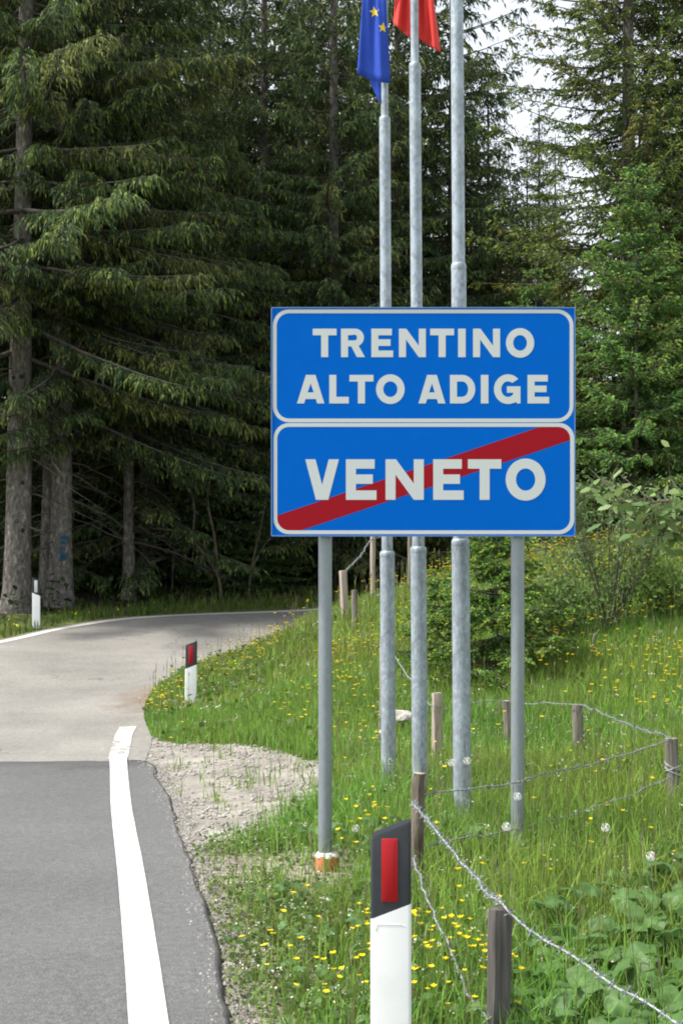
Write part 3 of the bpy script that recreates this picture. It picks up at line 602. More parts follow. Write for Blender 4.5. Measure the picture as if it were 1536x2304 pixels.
def patch(name, rx, z0, z1, a0, a1, mat, parent, n=8):
    V = []; 
    for z in (z0, z1):
        for a in np.linspace(a0, a1, n): V.append((rx * math.sin(a), -rx * math.cos(a), z))
    V2 = [(v[0] * .96, v[1] * .96, v[2]) for v in V]
    q = [(i, i + 1, n + i + 1, n + i) for i in range(n - 1)]; q += [(2 * n + i, 2 * n + n + i, 2 * n + n + i + 1, 2 * n + i + 1) for i in range(n - 1)]
    q += [(n + i, n + i + 1, 3 * n + i + 1, 3 * n + i) for i in range(n - 1)] + [(i, 2 * n + i, 2 * n + i + 1, i + 1) for i in range(n - 1)] + [(0, n, 3 * n, 2 * n), (n - 1, 3 * n - 1, 4 * n - 1, 2 * n - 1)]
    return link(name, npmesh(name, V + V2, q), mat, parent)
R3 = trunk_r(.19, 1.2) * 1.075
s1 = patch('trail_mark', R3, 1.06, 1.20, .12, .85, M['mark_blue'], t3)
s2 = patch('trail_mark', R3 * 1.02, .78, .92, .08, .78, M['mark_blue'], t3)
s3 = patch('trail_mark', R3, .965, 1.005, -.02, .98, M['mark_blue'], t3)
for zz, aa, bb, h in [(1.12, .24, .32, .05), (1.155, .24, .42, .014), (1.12, .42, .5, .05), (1.12, .58, .66, .05), (1.155, .58, .74, .014), (1.12, .58, .74, .012)]: patch('mark_stroke', R3 * 1.02, zz, zz + h, aa, bb, M['mark_dark'], s1, 4)
for zz, aa, bb, h in [(.82, .20, .27, .065), (.82, .20, .42, .013), (.85, .20, .42, .013), (.885, .20, .42, .013), (.82, .36, .43, .065), (.82, .52, .6, .065), (.82, .52, .7, .013), (.875, .52, .7, .013)]: patch('mark_stroke', R3 * 1.04, zz, zz + h, aa, bb, M['mark_dark'], s2, 4)

# ------------------------------------------------------------------ thin broad-leaved trees and shrubs
def leaf_cloud(q, size, g, col, asp=.5, flat=.5):
    n = len(q); nrm = unit(g.normal(size=(n, 3)) * (1 - flat) + np.array([0, 0, 1.0]) * flat); d = unit(np.cross(nrm, g.normal(size=(n, 3)))); s = unit(np.cross(nrm, d))
    l = size * g.uniform(.6, 1.3, n)[:, None]; wv = l * asp
    V = np.stack([q, q + d * l * .35 + s * wv * .5, q + d * l * .75 + s * wv * .35 - nrm * l * .06, q + d * l - nrm * l * .12, q + d * l * .75 - s * wv * .35 - nrm * l * .06, q + d * l * .35 - s * wv * .5], 1)
    b = np.arange(n)[:, None] * 6; Qd = np.concatenate([b + [0, 1, 2, 5], b + [5, 2, 3, 4]]).reshape(-1, 4)
    return V.reshape(-1, 3), Qd, np.repeat(np.asarray(col) * g.uniform(.6, 1.35, (n, 1)) * (1 + g.normal(0, .06, (n, 3))), 6, 0)

def shrub(name, cat, base, stems, nleaf, size, col, label, seed, asp=.45, spread=.10, r=.012, group=None, stem_mat='stem', leaf_from=.3, single=False):
    g = np.random.default_rng(seed); o = empty(name, base); tag(o, label, cat, group); pts = []
    b = np.array(base)
    for si, st in enumerate(stems):
        c = catmull(np.array(st) - b, 6); mb = MB(); mb.tube(c, np.linspace(r * (1 if si < 3 else .7), r * .25, len(c)), 6)
        L = np.linalg.norm(c[-1] - c[0])
        for k in range(int(5 + L * 5)):
            i = g.integers(int(len(c) * leaf_from), len(c)); d = unit(g.normal(size=3) + [0, 0, .5]); l = g.uniform(.12, .42) * min(1, L); tw = np.stack([c[i], c[i] + d * l * .5 + g.normal(0, .02, 3), c[i] + d * l])
            mb.tube(tw, [r * .3, r * .22, r * .1], 4, False); pts.append(np.stack([np.linspace(c[i][a], tw[-1][a], 6) for a in range(3)], -1))
        mb.build('stem', M[stem_mat], o, True); pts.append(c[int(len(c) * leaf_from):])
    pts = np.concatenate(pts); q = pts[g.integers(0, len(pts), nleaf)] + g.normal(0, spread, (nleaf, 3))
    if single:                          # leaves large enough to tell apart: one object each
        ms = []
        for k in range(6):
            v_, q_, c_ = leaf_cloud(np.zeros((1, 3)), size, g, col, asp, 1.0); me = npmesh('leaf', v_, q_, None, c_, True); me.materials.append(M['leaf']); ms.append(me)
        for k in range(nleaf):
            lf = link('leaf', ms[k % 6], None, o); lf.location = q[k]; lf.rotation_euler = (g.normal(0, .7), g.normal(0, .7), g.uniform(0, 6.28))
        return o
    V, Qd, C = leaf_cloud(q, size, g, col, asp, .35)
    link('foliage', npmesh('foliage', V, Qd, None, C), M['leaf'], o); return o

def px(Y, *uv): return [P(u, v, Y + (.0 if len(e) < 3 else e[2])) for e in uv for u, v in [e[:2]]]
shrub('sapling_tree', 'sapling', P(500, 1364, 25.2), [px(25.2, (500, 1364), (492, 1300), (468, 1258), (436, 1212), (438, 1150), (428, 1085), (432, 1040), (446, 1003)), px(25.2, (492, 1300), (482, 1205), (468, 1130), (476, 1060), (500, 990)), px(25.2, (436, 1212), (400, 1195), (330, 1190), (290, 1205)), px(25.2, (432, 1090), (385, 1040), (345, 1000), (335, 960))], 1500, .085, (.05, .085, .030), 'twisted thin broad-leaved sapling with forked stem at the forest edge', 61, spread=.16, r=.034, leaf_from=.55, asp=.55)
shrub('sapling_tree', 'sapling', P(558, 1362, 25.5), [px(25.5, (558, 1364), (566, 1280), (588, 1180), (606, 1085), (640, 980)), px(25.5, (566, 1280), (600, 1220), (640, 1180))], 800, .085, (.045, .078, .028), 'slanting thin sapling just left of the sign at the forest edge', 62, spread=.2, r=.028, leaf_from=.5, asp=.55)
shrub('sapling_tree', 'sapling', P(385, 1366, 26.0), [px(26, (385, 1370), (392, 1200), (380, 1040), (400, 880)), px(26, (388, 1160), (440, 1000), (500, 900))], 1800, .09, (.042, .078, .026), 'leafy understorey sapling right of the dark straight spruce', 63, spread=.26, r=.02, leaf_from=.45, asp=.55)

def bush(base_uv, Y, n, hgt, wdt, seed, **kw):
    g = np.random.default_rng(seed); bx, by, _ = P(base_uv[0], base_uv[1], Y); bz = H(bx, by) - .02; st = []
    for k in range(n):
        a = g.uniform(0, 6.28); sp = g.uniform(.25, 1) * wdt; h = hgt * g.uniform(.6, 1.08)
        st.append([(bx + g.normal(0, .05), by + g.normal(0, .05), bz), (bx + math.cos(a) * sp * .35, by + math.sin(a) * sp * .35, bz + h * .45), (bx + math.cos(a) * sp * .75, by + math.sin(a) * sp * .6, bz + h * .8), (bx + math.cos(a) * sp, by + math.sin(a) * sp * .8, bz + h)])
    return shrub('willow_shrub', 'shrub', (bx, by, bz), st, seed=seed, **kw)
bush((1370, 1530), 13.2, 13, 1.50, .75, 64, nleaf=3600, size=.050, col=(.155, .235, .090), label='grey green willow shrub with thin upright stems right of the sign post', asp=.36, spread=.07, r=.012)
bush((1230, 1560), 13.0, 10, .62, .6, 65, nleaf=3400, size=.05, col=(.14, .23, .065), label='low leafy willow shrub right behind the sign post', asp=.4, spread=.08, r=.008)
bush((1500, 1540), 13.4, 11, .62, .6, 66, nleaf=3600, size=.05, col=(.17, .26, .06), label='rounded green shrub at the right picture edge', asp=.42, spread=.09, r=.009)
bush((1290, 1230), 20.0, 8, 1.1, .8, 67, nleaf=1500, size=.075, col=(.13, .19, .08), label='pale shrub on the crest under the lower right corner of the sign', asp=.4, spread=.1, r=.012)
# overhanging sallow twig reaching in from the right
bx, by = 2.25, 8.1; bz = H(bx, by)
sal = [[(bx, by, bz), (bx + .05, by, bz + .8), (bx - .05, by - .02, bz + 1.3), (bx - .28, by - .05, bz + 1.56), P(1440, 1135, 8.0), P(1385, 1125, 8.0)],
       [(bx - .05, by, bz + 1.2), P(1536, 1175, 8.05), P(1470, 1160, 8.0), P(1420, 1200, 7.95)], [(bx, by, bz + 1.0), (bx + .2, by + .1, bz + 1.7), (bx + .1, by, bz + 2.0)], [(bx - .02, by, bz + .9), P(1540, 1215, 8.05), P(1480, 1205, 8.0)]]
shrub('sallow_shrub', 'shrub', (bx, by, bz), sal, 190, .10, (.21, .30, .10), 'large leaved sallow twig reaching in from the right picture edge', 68, asp=.42, spread=.035, r=.014, leaf_from=.6, single=True)
# bare sticks
def stick(Y, uv, r, label):
    c = catmull(px(Y, *uv), 5); b = c[0]; o_ = empty('dead_stick', tuple(b)); mb = MB(); mb.tube(c - b, np.linspace(r, r * .5, len(c)), 6); mb.build('shaft', M['wood_pale'], o_, True)
    mb = MB(); i = len(c) // 2; mb.tube(np.array([c[i], c[i] + (.02, 0, .08), c[i] + (.06, .01, .13)]) - b, [r * .5, r * .4, r * .2], 5); mb.build('side_twig', M['wood_pale'], o_, True); tag(o_, label, 'stick')
stick(12.6, [(1440, 1545), (1478, 1500), (1505, 1450), (1522, 1412)], .013, 'bare grey stick leaning out of the shrubs at the far right')
stick(12.5, [(1365, 1530), (1385, 1480), (1402, 1452)], .009, 'short bare twig at the foot of the grey green willow')
stick(12.4, [(1335, 1500), (1332, 1450), (1336, 1425)], .010, 'short upright dead twig left of the leaning stick')

# ------------------------------------------------------------------ grass
def blades(name, x, y, h, wd, col, g, label, lean=.35, mat='grass', zoff=-.01, kind='stuff', cat='grass', seg3=False):
    n = len(x); z = Hn(x, y) + zoff; a = g.uniform(0, 6.28, n); b = g.uniform(0, 6.28, n); ln = np.abs(g.normal(0, lean, n)) + .04
    dx, dy = np.cos(a) * ln * h, np.sin(a) * ln * h; sx, sy = np.cos(b) * wd / 2, np.sin(b) * wd / 2
    B0 = np.stack([x, y, z], -1); Mi = B0 + np.stack([dx * .32, dy * .32, h * .58], -1); T = B0 + np.stack([dx, dy, h * (1 - .35 * np.minimum(ln, 1.2))], -1); S = np.stack([sx, sy, sx * 0], -1)
    V = np.stack([B0 - S, B0 + S, Mi + S * .85, Mi - S * .85, T], 1); k = np.arange(n)[:, None] * 5
    vc = np.stack([col, col, col, col, col * 1.1], 1)
    o = link(name, npmesh(name, V, k + [0, 1, 2, 3], k + [3, 2, 4], vc), M[mat]); return tag(o, label, cat, kind=kind)

def meadow_density(x, y):
    r = right_of_road(x, y); d = np.clip(np.where(y > 11.5, (r + .10) / .12, (r - .03) / .25), 0, 1)
    near = (y < 7.7); d = np.where(near, d * np.clip(.22 + (r - .05) / .7, .12, 1), d)
    d = d * np.where(in_track(x, y), np.where(vnoise(x * 5, y * 5, 72, 2) > .66, .10, .008), 1.0)
    d = np.where((x > -.24) & (x < .06) & (y > 5.9) & (y < 6.56), d * .25, d)
    d = np.where((np.abs(x + .25) < .5) & (np.abs(y - 6.75) < .33), d * .22, d)
    d = np.where((x > .05) & (x < .23) & (y < 4.02), 0, d)
    road2 = inside(x, y, ROAD); d = np.where(road2, 0, d)
    return d
def sample(N, xr, yr, seed, dens=meadow_density, k=1.0):
    g = np.random.default_rng(seed); x = g.uniform(*xr, N); y = g.uniform(*yr, N); keep = g.random(N) < dens(x, y) * k; return x[keep], y[keep], g
def gcol(n, x, y, g, seed, base=(.205, .345, .060), dry=.07):
    c = np.array(base) * g.uniform(.6, 1.35, (n, 1)) * (.75 + .5 * vnoise(x * 1.6, y * 1.6, seed, 3))[:, None]
    c = c * (1 + (vnoise(x * .9, y * .9, seed + 1, 2)[:, None] - .5) * np.array([.55, .0, .1]))
    d = g.random(n) < dry; c[d] = np.array([.28, .25, .12]) * g.uniform(.6, 1.1, (d.sum(), 1)); return c
def hgt(x, y):
    r = right_of_road(x, y); h = .12 + .15 * np.clip((r - .2) / .9, 0, 1) + .06 * (vnoise(x * 1.3, y * 1.3, 40, 2) - .5)
    h = np.where((y > 10) & (r < 1.2), .065 + .06 * vnoise(x * 2, y * 2, 41, 2) + .06 * np.clip(r, 0, 1.2), h)
    h = np.where(y > 8, h * .80, h)
    return np.clip(h, .05, .4)
x, y, g = sample(78000, (-1.0, 3.7), (2.4, 8.2), 101); h = hgt(x, y) * g.uniform(.45, 1.3, len(x))
blades('grass', x, y, h, g.uniform(.0035, .0075, len(x)), gcol(len(x), x, y, g, 51), g, 'lush green grass around the foot of the sign and flagpoles')
x, y, g = sample(105000, (-2.2, 3.8), (8.2, 13.5), 102); h = hgt(x, y) * g.uniform(.5, 1.3, len(x))
blades('grass', x, y, h, g.uniform(.0045, .009, len(x)), gcol(len(x), x, y, g, 51), g, 'short meadow grass on the bank beside the bend')
x, y, g = sample(100000, (-2.3, 7.0), (13.5, 23.5), 103); h = hgt(x, y) * g.uniform(.6, 1.4, len(x)) * 1.1
blades('grass', x, y, h, g.uniform(.008, .016, len(x)), gcol(len(x), x, y, g, 53, (.215, .315, .060)), g, 'meadow grass on the slope up to the spruces')
# far verge across the road
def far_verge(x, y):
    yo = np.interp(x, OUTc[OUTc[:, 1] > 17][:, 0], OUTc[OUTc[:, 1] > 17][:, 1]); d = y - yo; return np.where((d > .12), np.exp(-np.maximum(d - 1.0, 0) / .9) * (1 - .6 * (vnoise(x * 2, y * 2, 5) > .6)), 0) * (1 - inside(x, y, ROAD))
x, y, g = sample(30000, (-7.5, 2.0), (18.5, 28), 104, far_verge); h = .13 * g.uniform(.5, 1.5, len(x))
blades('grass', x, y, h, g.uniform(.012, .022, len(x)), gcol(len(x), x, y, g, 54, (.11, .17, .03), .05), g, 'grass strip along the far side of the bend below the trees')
# tall flowering grass stalks with seed heads
def stalks(N, xr, yr, seed, h0, h1, w0, label, k=1.0):
    x, y, g = sample(N, xr, yr, seed, meadow_density, k); n = len(x); h = g.uniform(h0, h1, n) * np.clip(hgt(x, y) / .22, .6, 1.2); z = Hn(x, y); a = g.uniform(0, 6.28, n); ln = g.uniform(.02, .18, n)
    top = np.stack([x + np.cos(a) * ln * h, y + np.sin(a) * ln * h, z + h], -1); b0 = np.stack([x, y, z], -1); d = unit(top - b0); s = np.stack([np.cos(a + 1.2), np.sin(a + 1.2), a * 0], -1) * w0
    V1 = np.stack([b0 - s, b0 + s, top + s * .6, top - s * .6], 1); hl = g.uniform(.04, .09, n)[:, None]; hw = w0 * g.uniform(1.3, 2.6, (n, 1)); s2 = unit(s) * hw
    V2 = np.stack([top - d * hl * .1, top + d * hl * .45 + s2, top + d * hl, top + d * hl * .45 - s2], 1)
    c1 = np.array([.17, .20, .055]) * g.uniform(.7, 1.2, (n, 1)); c2 = np.where(g.random((n, 1)) < .5, np.array([.20, .165, .12]), np.array([.26, .25, .14])) * g.uniform(.6, 1.2, (n, 1))
    V = np.concatenate([V1, V2]).reshape(-1, 3); o = link('grass', npmesh('grass', V, np.arange(len(V)).reshape(-1, 4), None, np.concatenate([np.repeat(c1, 4, 0), np.repeat(c2, 4, 0)])), M['grass']); tag(o, label, 'grass', kind='stuff')
stalks(1700, (-.6, 2.6), (3.5, 9), 111, .3, .52, .0014, 'thin flowering grass stalks standing above the near meadow', .5)
stalks(5200, (-2.1, 6.5), (9, 21), 112, .28, .55, .0024, 'thin flowering grass stalks on the bank and slope', .45)
# low broad weeds in the verge and meadow
def weeds(N, xr, yr, seed, size, hh, col, label, dens, mat='leaf', flat=.65, asp=.7):
    x, y, g = sample(N, xr, yr, seed, dens); n = len(x); q = np.stack([x, y, Hn(x, y) + g.uniform(.004, 1, n) ** 1.3 * hh], -1); V, Qd, C = leaf_cloud(q, size, g, col, asp, flat)
    tag(link('weeds', npmesh('weeds', V, Qd, None, C), M[mat]), label, 'weeds', kind='stuff')
vd = lambda x, y: (right_of_road(x, y) > .03) * (vnoise(x * 3.2, y * 3.2, 15, 3) > .32) * np.clip(.4 + right_of_road(x, y) * 1.4, 0, 1) * ~in_track(x, y) * np.where((x > -.24) & (x < .06) & (y > 5.9) & (y < 6.56), .2, 1) * np.where((np.abs(x + .25) < .5) & (np.abs(y - 6.75) < .3), .25, 1)
weeds(44000, (-.95, 1.0), (2.6, 7.6), 121, .024, .070, (.14, .20, .05), 'low clover and weeds on the stony verge', vd)
weeds(13000, (-.3, 2.6), (3.2, 9.5), 122, .040, .16, (.085, .145, .040), 'small broad leaves low in the near meadow', lambda x, y: meadow_density(x, y) * (vnoise(x * 2, y * 2, 16, 2) > .42))
weeds(14000, (-1.9, 5.5), (9.5, 19), 123, .055, .15, (.095, .145, .040), 'small leafy herbs low on the meadow slope', lambda x, y: meadow_density(x, y) * (vnoise(x * 1.5, y * 1.5, 17, 2) > .4))
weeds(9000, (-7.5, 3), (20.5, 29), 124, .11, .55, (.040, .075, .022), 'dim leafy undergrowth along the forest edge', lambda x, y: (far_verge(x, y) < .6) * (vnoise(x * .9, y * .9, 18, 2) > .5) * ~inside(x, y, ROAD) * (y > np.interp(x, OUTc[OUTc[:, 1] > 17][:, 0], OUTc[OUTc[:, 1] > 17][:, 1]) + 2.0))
# tiny white flowers
def specks(N, xr, yr, seed, size, h0, h1, col, label, dens, cl=5, name='white_flowers', clump=7):
    x, y, g = sample(N, xr, yr, seed, dens); n = len(x); x = np.repeat(x, cl) + g.normal(0, size * 1.6, n * cl); y = np.repeat(y, cl) + g.normal(0, size * 1.6, n * cl)
    q = np.stack([x, y, Hn(x, y) + np.repeat(g.uniform(h0, h1, n), cl) + g.normal(0, size * .6, n * cl)], -1); V, Qd, C = leaf_cloud(q, size, g, col, 1.0, .6)
    tag(link(name, npmesh(name, V, Qd, None, C), M['petal']), label, 'flowers', kind='stuff')
specks(2800, (-.9, .9), (2.8, 7.6), 131, .008, .04, .12, (.62, .60, .50), 'tiny white flower heads over the road verge', lambda x, y: vd(x, y) * (vnoise(x * 3, y * 3, 19, 2) > .4) * .8)
specks(900, (-.2, 2.4), (4.5, 10), 132, .009, .18, .30, (.55, .53, .42), 'small whitish flower heads in the near meadow', lambda x, y: meadow_density(x, y) * .35)
specks(1400, (-1.7, 5), (9.5, 18), 133, .013, .12, .28, (.55, .53, .42), 'small whitish flower heads on the bank', lambda x, y: meadow_density(x, y) * .35)

# big soft leaves of butterbur in the hollow
def leafmesh(seed):
    g = np.random.default_rng(seed); n = 20; th = np.linspace(.22, 2 * np.pi - .22, n); V = [(0, 0, 0)]
    lob = 1 + .09 * np.cos(th * 7 + g.uniform(0, 6)) + g.normal(0, .035, n)
    for f in (.5, 1.0):
        r = f * (.062 + .012 * np.cos(th * .5) ** 2) * (lob if f == 1 else 1); cup = (.10 * (1 - f) - .16 * f * f * (1 + .6 * np.sin(th * 4 + seed))) * .07
        V += [(rr * math.cos(t - math.pi) + .018, rr * math.sin(t - math.pi), zz + .008 * math.sin(3 * t + seed)) for rr, t, zz in zip(r, th, cup)]
    T = [(0, 1 + i, 2 + i) for i in range(n - 1)]; Qd = [(1 + i, 1 + n + i, 2 + n + i, 2 + i) for i in range(n - 1)]
    V = np.array(V); c = np.tile(np.array([.092, .178, .052]), (len(V), 1)); c[0] *= 1.35; c[1:n + 1] *= 1.1
    # petiole
    b = len(V); pet = [(0, 0, 0), (-.012, .004, -.07), (.0, .0, -.3)]
    for p in pet: V = np.vstack([V, [[p[0] - .0022, p[1], p[2]], [p[0] + .0022, p[1], p[2]]]]); c = np.vstack([c, np.tile([.17, .18, .08], (2, 1))])
    Qd += [(b, b + 1, b + 3, b + 2), (b + 2, b + 3, b + 5, b + 4)]
    me = npmesh('leaf', V, Qd, T, c, True); me.materials.append(M['leaf']); return me
LM = [leafmesh(s) for s in range(5)]
gb = np.random.default_rng(9)
def butterbur(x, y, n, s, label, group):
    z = H(x, y); o = empty('butterbur_plant', (x, y, z)); tag(o, label, 'plant', group)
    for k in range(n):
        a = k * 2.4 + gb.normal(0, .4); rr = .035 + .13 * math.sqrt((k + .3) / n) * gb.uniform(.7, 1.2); l = link('leaf', LM[gb.integers(0, 5)], None, o)
        sc = s * gb.uniform(.6, 1.05); l.location = (rr * math.cos(a), rr * math.sin(a), gb.uniform(.10, .24) * (s ** .5) * (1.15 - rr * 1.4)); l.scale = (sc, sc, sc)
        l.rotation_euler = (gb.normal(0, .25) - .25, gb.normal(0, .25) + .2, a + math.pi)
    return o
BL = 'broad leaved butterbur plant in the hollow beside the dark square fence post'
for x, y, s in [(.72, 4.5, 1.0), (.95, 4.75, 1.1), (1.18, 4.6, 1.15), (.85, 5.05, 1.1), (1.08, 5.15, 1.2), (1.3, 5.0, 1.2), (.68, 4.95, .9), (1.22, 5.4, 1.15), (.95, 5.45, 1.0), (1.4, 5.3, 1.1), (1.0, 4.35, 1.0), (1.32, 5.7, 1.1), (1.1, 5.8, .95), (.78, 5.4, .85), (1.45, 5.9, 1.0), (1.55, 5.5, 1.1), (.62, 4.3, .8), (.78, 4.2, .9), (.9, 4.1, 1.0), (1.1, 4.2, 1.05), (1.25, 4.35, 1.1), (.7, 4.65, .85)]:
    butterbur(x, y, int(gb.integers(10, 14)), s, BL, 'butterbur in the hollow')
for x, y, s in [(.47, 6.75, .75), (.55, 6.5, .8), (.4, 6.9, .7)]: butterbur(x, y, 7, s, 'broad leaved plant behind the bark covered fence post', 'broad leaves behind the bark post')
for x, y, s in [(.08, 6.75, .62), (-.16, 6.95, .6), (.2, 6.55, .55), (.16, 6.4, .5)]: butterbur(x, y, 7, s, 'broad leaved plant around the foot of the left sign post', 'broad leaves at the left sign post')
for x, y, s in [(-.30, 5.75, .45), (-.28, 5.3, .45), (.0, 5.25, .5), (-.2, 4.85, .5), (.12, 5.9, .45)]: butterbur(x, y, 5, s, 'small broad leaved plant on the stony verge', 'small broad leaves on the verge')
for x, y, s in [(1.62, 6.6, .9), (1.75, 6.9, .8), (1.5, 6.3, .9)]: butterbur(x, y, 7, s, 'broad leaved plant below the wire wrapped fence post', 'broad leaves below the wrapped post')

# yellow buttercups: the near ones one by one, the rest as a mass
def cup(seed, stem=.24, d=.011):
    g = np.random.default_rng(seed); V = []; Qd = []; c = []; lx, ly = g.normal(0, .02, 2)
    V += [(-.0012, 0, -.05), (.0012, 0, -.05), (lx + .001, ly, stem), (lx - .001, ly, stem)]; Qd.append((0, 1, 2, 3)); c += [(.12, .17, .04)] * 4
    for k in range(5):
        a = k * 1.2566 + g.normal(0, .1); b = len(V); u = np.array([math.cos(a), math.sin(a), 0]); s = np.array([-math.sin(a), math.cos(a), 0]); o0 = np.array([lx, ly, stem])
        V += [tuple(o0), tuple(o0 + u * d * .6 + s * d * .55 + (0, 0, .004)), tuple(o0 + u * d * 1.1 + (0, 0, .007)), tuple(o0 + u * d * .6 - s * d * .55 + (0, 0, .004))]; Qd.append((b, b + 1, b + 2, b + 3)); c += [(.86, .66, .02)] * 4
    return np.array(V), np.array(Qd), np.array(c)
CV_ = [cup(s) for s in range(5)]; CM = []
for v_, q__, c__ in CV_:
    me = npmesh('buttercup', v_, q__, None, c__); me.materials.append(M['petal']); CM.append(me)
gf = np.random.default_rng(15)
def near_cups(N, xr, yr, label, group, sc=1.0, dens=None):
    n = 0
    while n < N:
        x, y = gf.uniform(*xr), gf.uniform(*yr); a = np.array([x]); b = np.array([y])
        if right_of_road(a, b)[0] < .15 or in_track(a, b)[0]: continue
        if vnoise(a * 3, b * 3, 44, 2)[0] < .42: continue
        o = link('buttercup', CM[gf.integers(0, 5)]); s = gf.uniform(.8, 1.25) * sc; o.location = (x, y, H(x, y)); o.scale = (s, s, gf.uniform(.55, 1.2) * min(1.2, .5 + right_of_road(a, b)[0])); o.rotation_euler = (gf.normal(0, .12), gf.normal(0, .12), gf.uniform(0, 6.28)); tag(o, label, 'flower', group); n += 1
near_cups(105, (.05, .55), (4.25, 5.3), 'yellow buttercup in the patch beside the nearest roadside marker', 'buttercups by the nearest marker', .9)
near_cups(26, (-.3, .12), (4.3, 5.6), 'yellow buttercup among the weeds left of the nearest marker', 'buttercups on the verge')
near_cups(20, (0.0, .25), (6.2, 6.9), 'yellow buttercup beside the left sign post', 'buttercups at the left sign post')
near_cups(45, (.4, 2.0), (5.5, 8.8), 'yellow buttercup in the tall grass between fence and flagpoles', 'buttercups in the fenced corner')
near_cups(40, (-.5, .6), (8.6, 11.5), 'yellow buttercup on the lower bank behind the flagpoles', 'buttercups on the lower bank', 1.25)
x, y, g = sample(14000, (-1.9, 6.2), (9.5, 21), 141, lambda x, y: meadow_density(x, y) * (vnoise(x * 1.1, y * 1.1, 45, 3) > .47) * np.clip((y - 7) / 10, .1, .55))
n = len(x); V = []; Qd = []; C = []; tot = 0
for k in range(5):
    m = np.arange(n) % 5 == k; v_, q__, c__ = CV_[k]; xs, ys = x[m], y[m]; s = g.uniform(1.1, 1.8, len(xs)); sz = g.uniform(.9, 1.6, len(xs)) * np.clip(hgt(xs, ys) / .2, .6, 1.3); a = g.uniform(0, 6.28, len(xs))
    vx = (v_[None, :, 0] * np.cos(a)[:, None] - v_[None, :, 1] * np.sin(a)[:, None]) * s[:, None]; vy = (v_[None, :, 0] * np.sin(a)[:, None] + v_[None, :, 1] * np.cos(a)[:, None]) * s[:, None]
    W_ = np.stack([xs[:, None] + vx, ys[:, None] + vy, Hn(xs, ys)[:, None] + v_[None, :, 2] * sz[:, None]], -1); V.append(W_.reshape(-1, 3)); Qd.append((q__[None] + (tot + np.arange(len(xs)) * len(v_))[:, None, None]).reshape(-1, 4)); C.append(np.tile(c__, (len(xs), 1))); tot += len(xs) * len(v_)
tag(link('buttercups', npmesh('buttercups', np.concatenate(V), np.concatenate(Qd), None, np.concatenate(C)), M['petal']), 'drifts of yellow buttercups up the meadow slope', 'flowers', kind='stuff')
x, y, g = sample(700, (-7, -3), (20, 23.5), 142, lambda x, y: far_verge(x, y) * .3)
q = np.stack([x, y, Hn(x, y) + g.uniform(.08, .18, len(x))], -1); V_, Q_, C_ = leaf_cloud(q, .028, g, (.86, .66, .02), 1.0, .6)
tag(link('buttercups', npmesh('buttercups', V_, Q_, None, C_), M['petal']), 'scattered yellow flowers on the grass strip under the trees', 'flowers', kind='stuff')

# ------------------------------------------------------------------ the region sign
SY = 6.53; SS = F / SY
rx = (950 - CU) / SS; sroot = empty('road_sign', (rx, SY, H(rx, SY)))
tag(sroot, 'blue region sign reading TRENTINO ALTO ADIGE above struck out VENETO on two grey posts', 'road sign')
def SP(u, v): p = P(u, v, SY); return (p[0] - rx, p[2] - sroot.location.z)
def curve_part(name, loops, yf, th, mat, parent):
    cu = bpy.data.curves.new(name, 'CURVE'); cu.dimensions = '2D'; cu.fill_mode = 'BOTH'; cu.extrude = th / 2
    for lp in loops:
        s = cu.splines.new('POLY'); s.points.add(len(lp) - 1); s.use_cyclic_u = True
        for p_, (a, b) in zip(s.points, lp): p_.co = (a, b, 0, 1)
    t = bpy.data.objects.new('tmp', cu); COL.objects.link(t); bpy.context.view_layer.update()
    me = bpy.data.meshes.new_from_object(t.evaluated_get(bpy.context.evaluated_depsgraph_get())); bpy.data.objects.remove(t); bpy.data.curves.remove(cu)
    me.transform(Matrix.Rotation(math.pi / 2, 4, 'X')); me.transform(Matrix.Translation((0, yf + th / 2, 0))); me.name = name; me.materials.clear()
    return link(name, me, mat, parent)
def rrect(x0, y0, x1, y1, r, n=8):
    o_ = []
    for cx, cy, a0 in ((x1 - r, y0 + r, -90), (x1 - r, y1 - r, 0), (x0 + r, y1 - r, 90), (x0 + r, y0 + r, 180)):
        o_ += [(cx + r * math.cos(math.radians(a0 + 90 * k / n)), cy + r * math.sin(math.radians(a0 + 90 * k / n))) for k in range(n + 1)]
    return o_
S2 = lambda lp: [SP(u, v) for u, v in lp]
panel = curve_part('panel', [S2(rrect(610.5, 692, 1292.5, 1206, 3, 3))], 0, .022, M['sign_blue'], sroot)
curve_part('rim', [S2(rrect(609.6, 691.2, 1293.4, 1206.8, 3, 3)), S2(rrect(612.2, 693.8, 1290.8, 1204.2, 3, 3))], -.0035, .028, M['sign_edge'], sroot)
curve_part('border', [S2(rrect(613.8, 696.4, 1289, 950.2, 36)), S2(rrect(622.3, 704.8, 1280.6, 941.8, 28))], -.0005, .0004, M['sign_white'], panel)
curve_part('border', [S2(rrect(615.6, 951.9, 1291, 1201.8, 34)), S2(rrect(623.6, 960.4, 1281.8, 1193.4, 27))], -.0005, .0004, M['sign_white'], panel)
arc = lambda cx, cy, r, a0, a1, n=8: [(cx + r * math.cos(math.radians(a0 + (a1 - a0) * k / n)), cy - r * math.sin(math.radians(a0 + (a1 - a0) * k / n))) for k in range(n + 1)]
curve_part('red_band', [S2([(623.4, 1160), (1214, 960.2)] + arc(1255, 987, 26.9, 90, 0) + [(1282, 990.5), (676, 1193.6)] + arc(650.4, 1166.6, 27, 270, 180))], -.00035, .0003, M['sign_red'], panel)
def ell(cx, cy, rx_, ry, a0=0, a1=360, n=36): return [(cx + rx_ * math.cos(math.radians(a0 + (a1 - a0) * k / n)), cy + ry * math.sin(math.radians(a0 + (a1 - a0) * k / n))) for k in range(n + (0 if a1 - a0 == 360 else 1))]
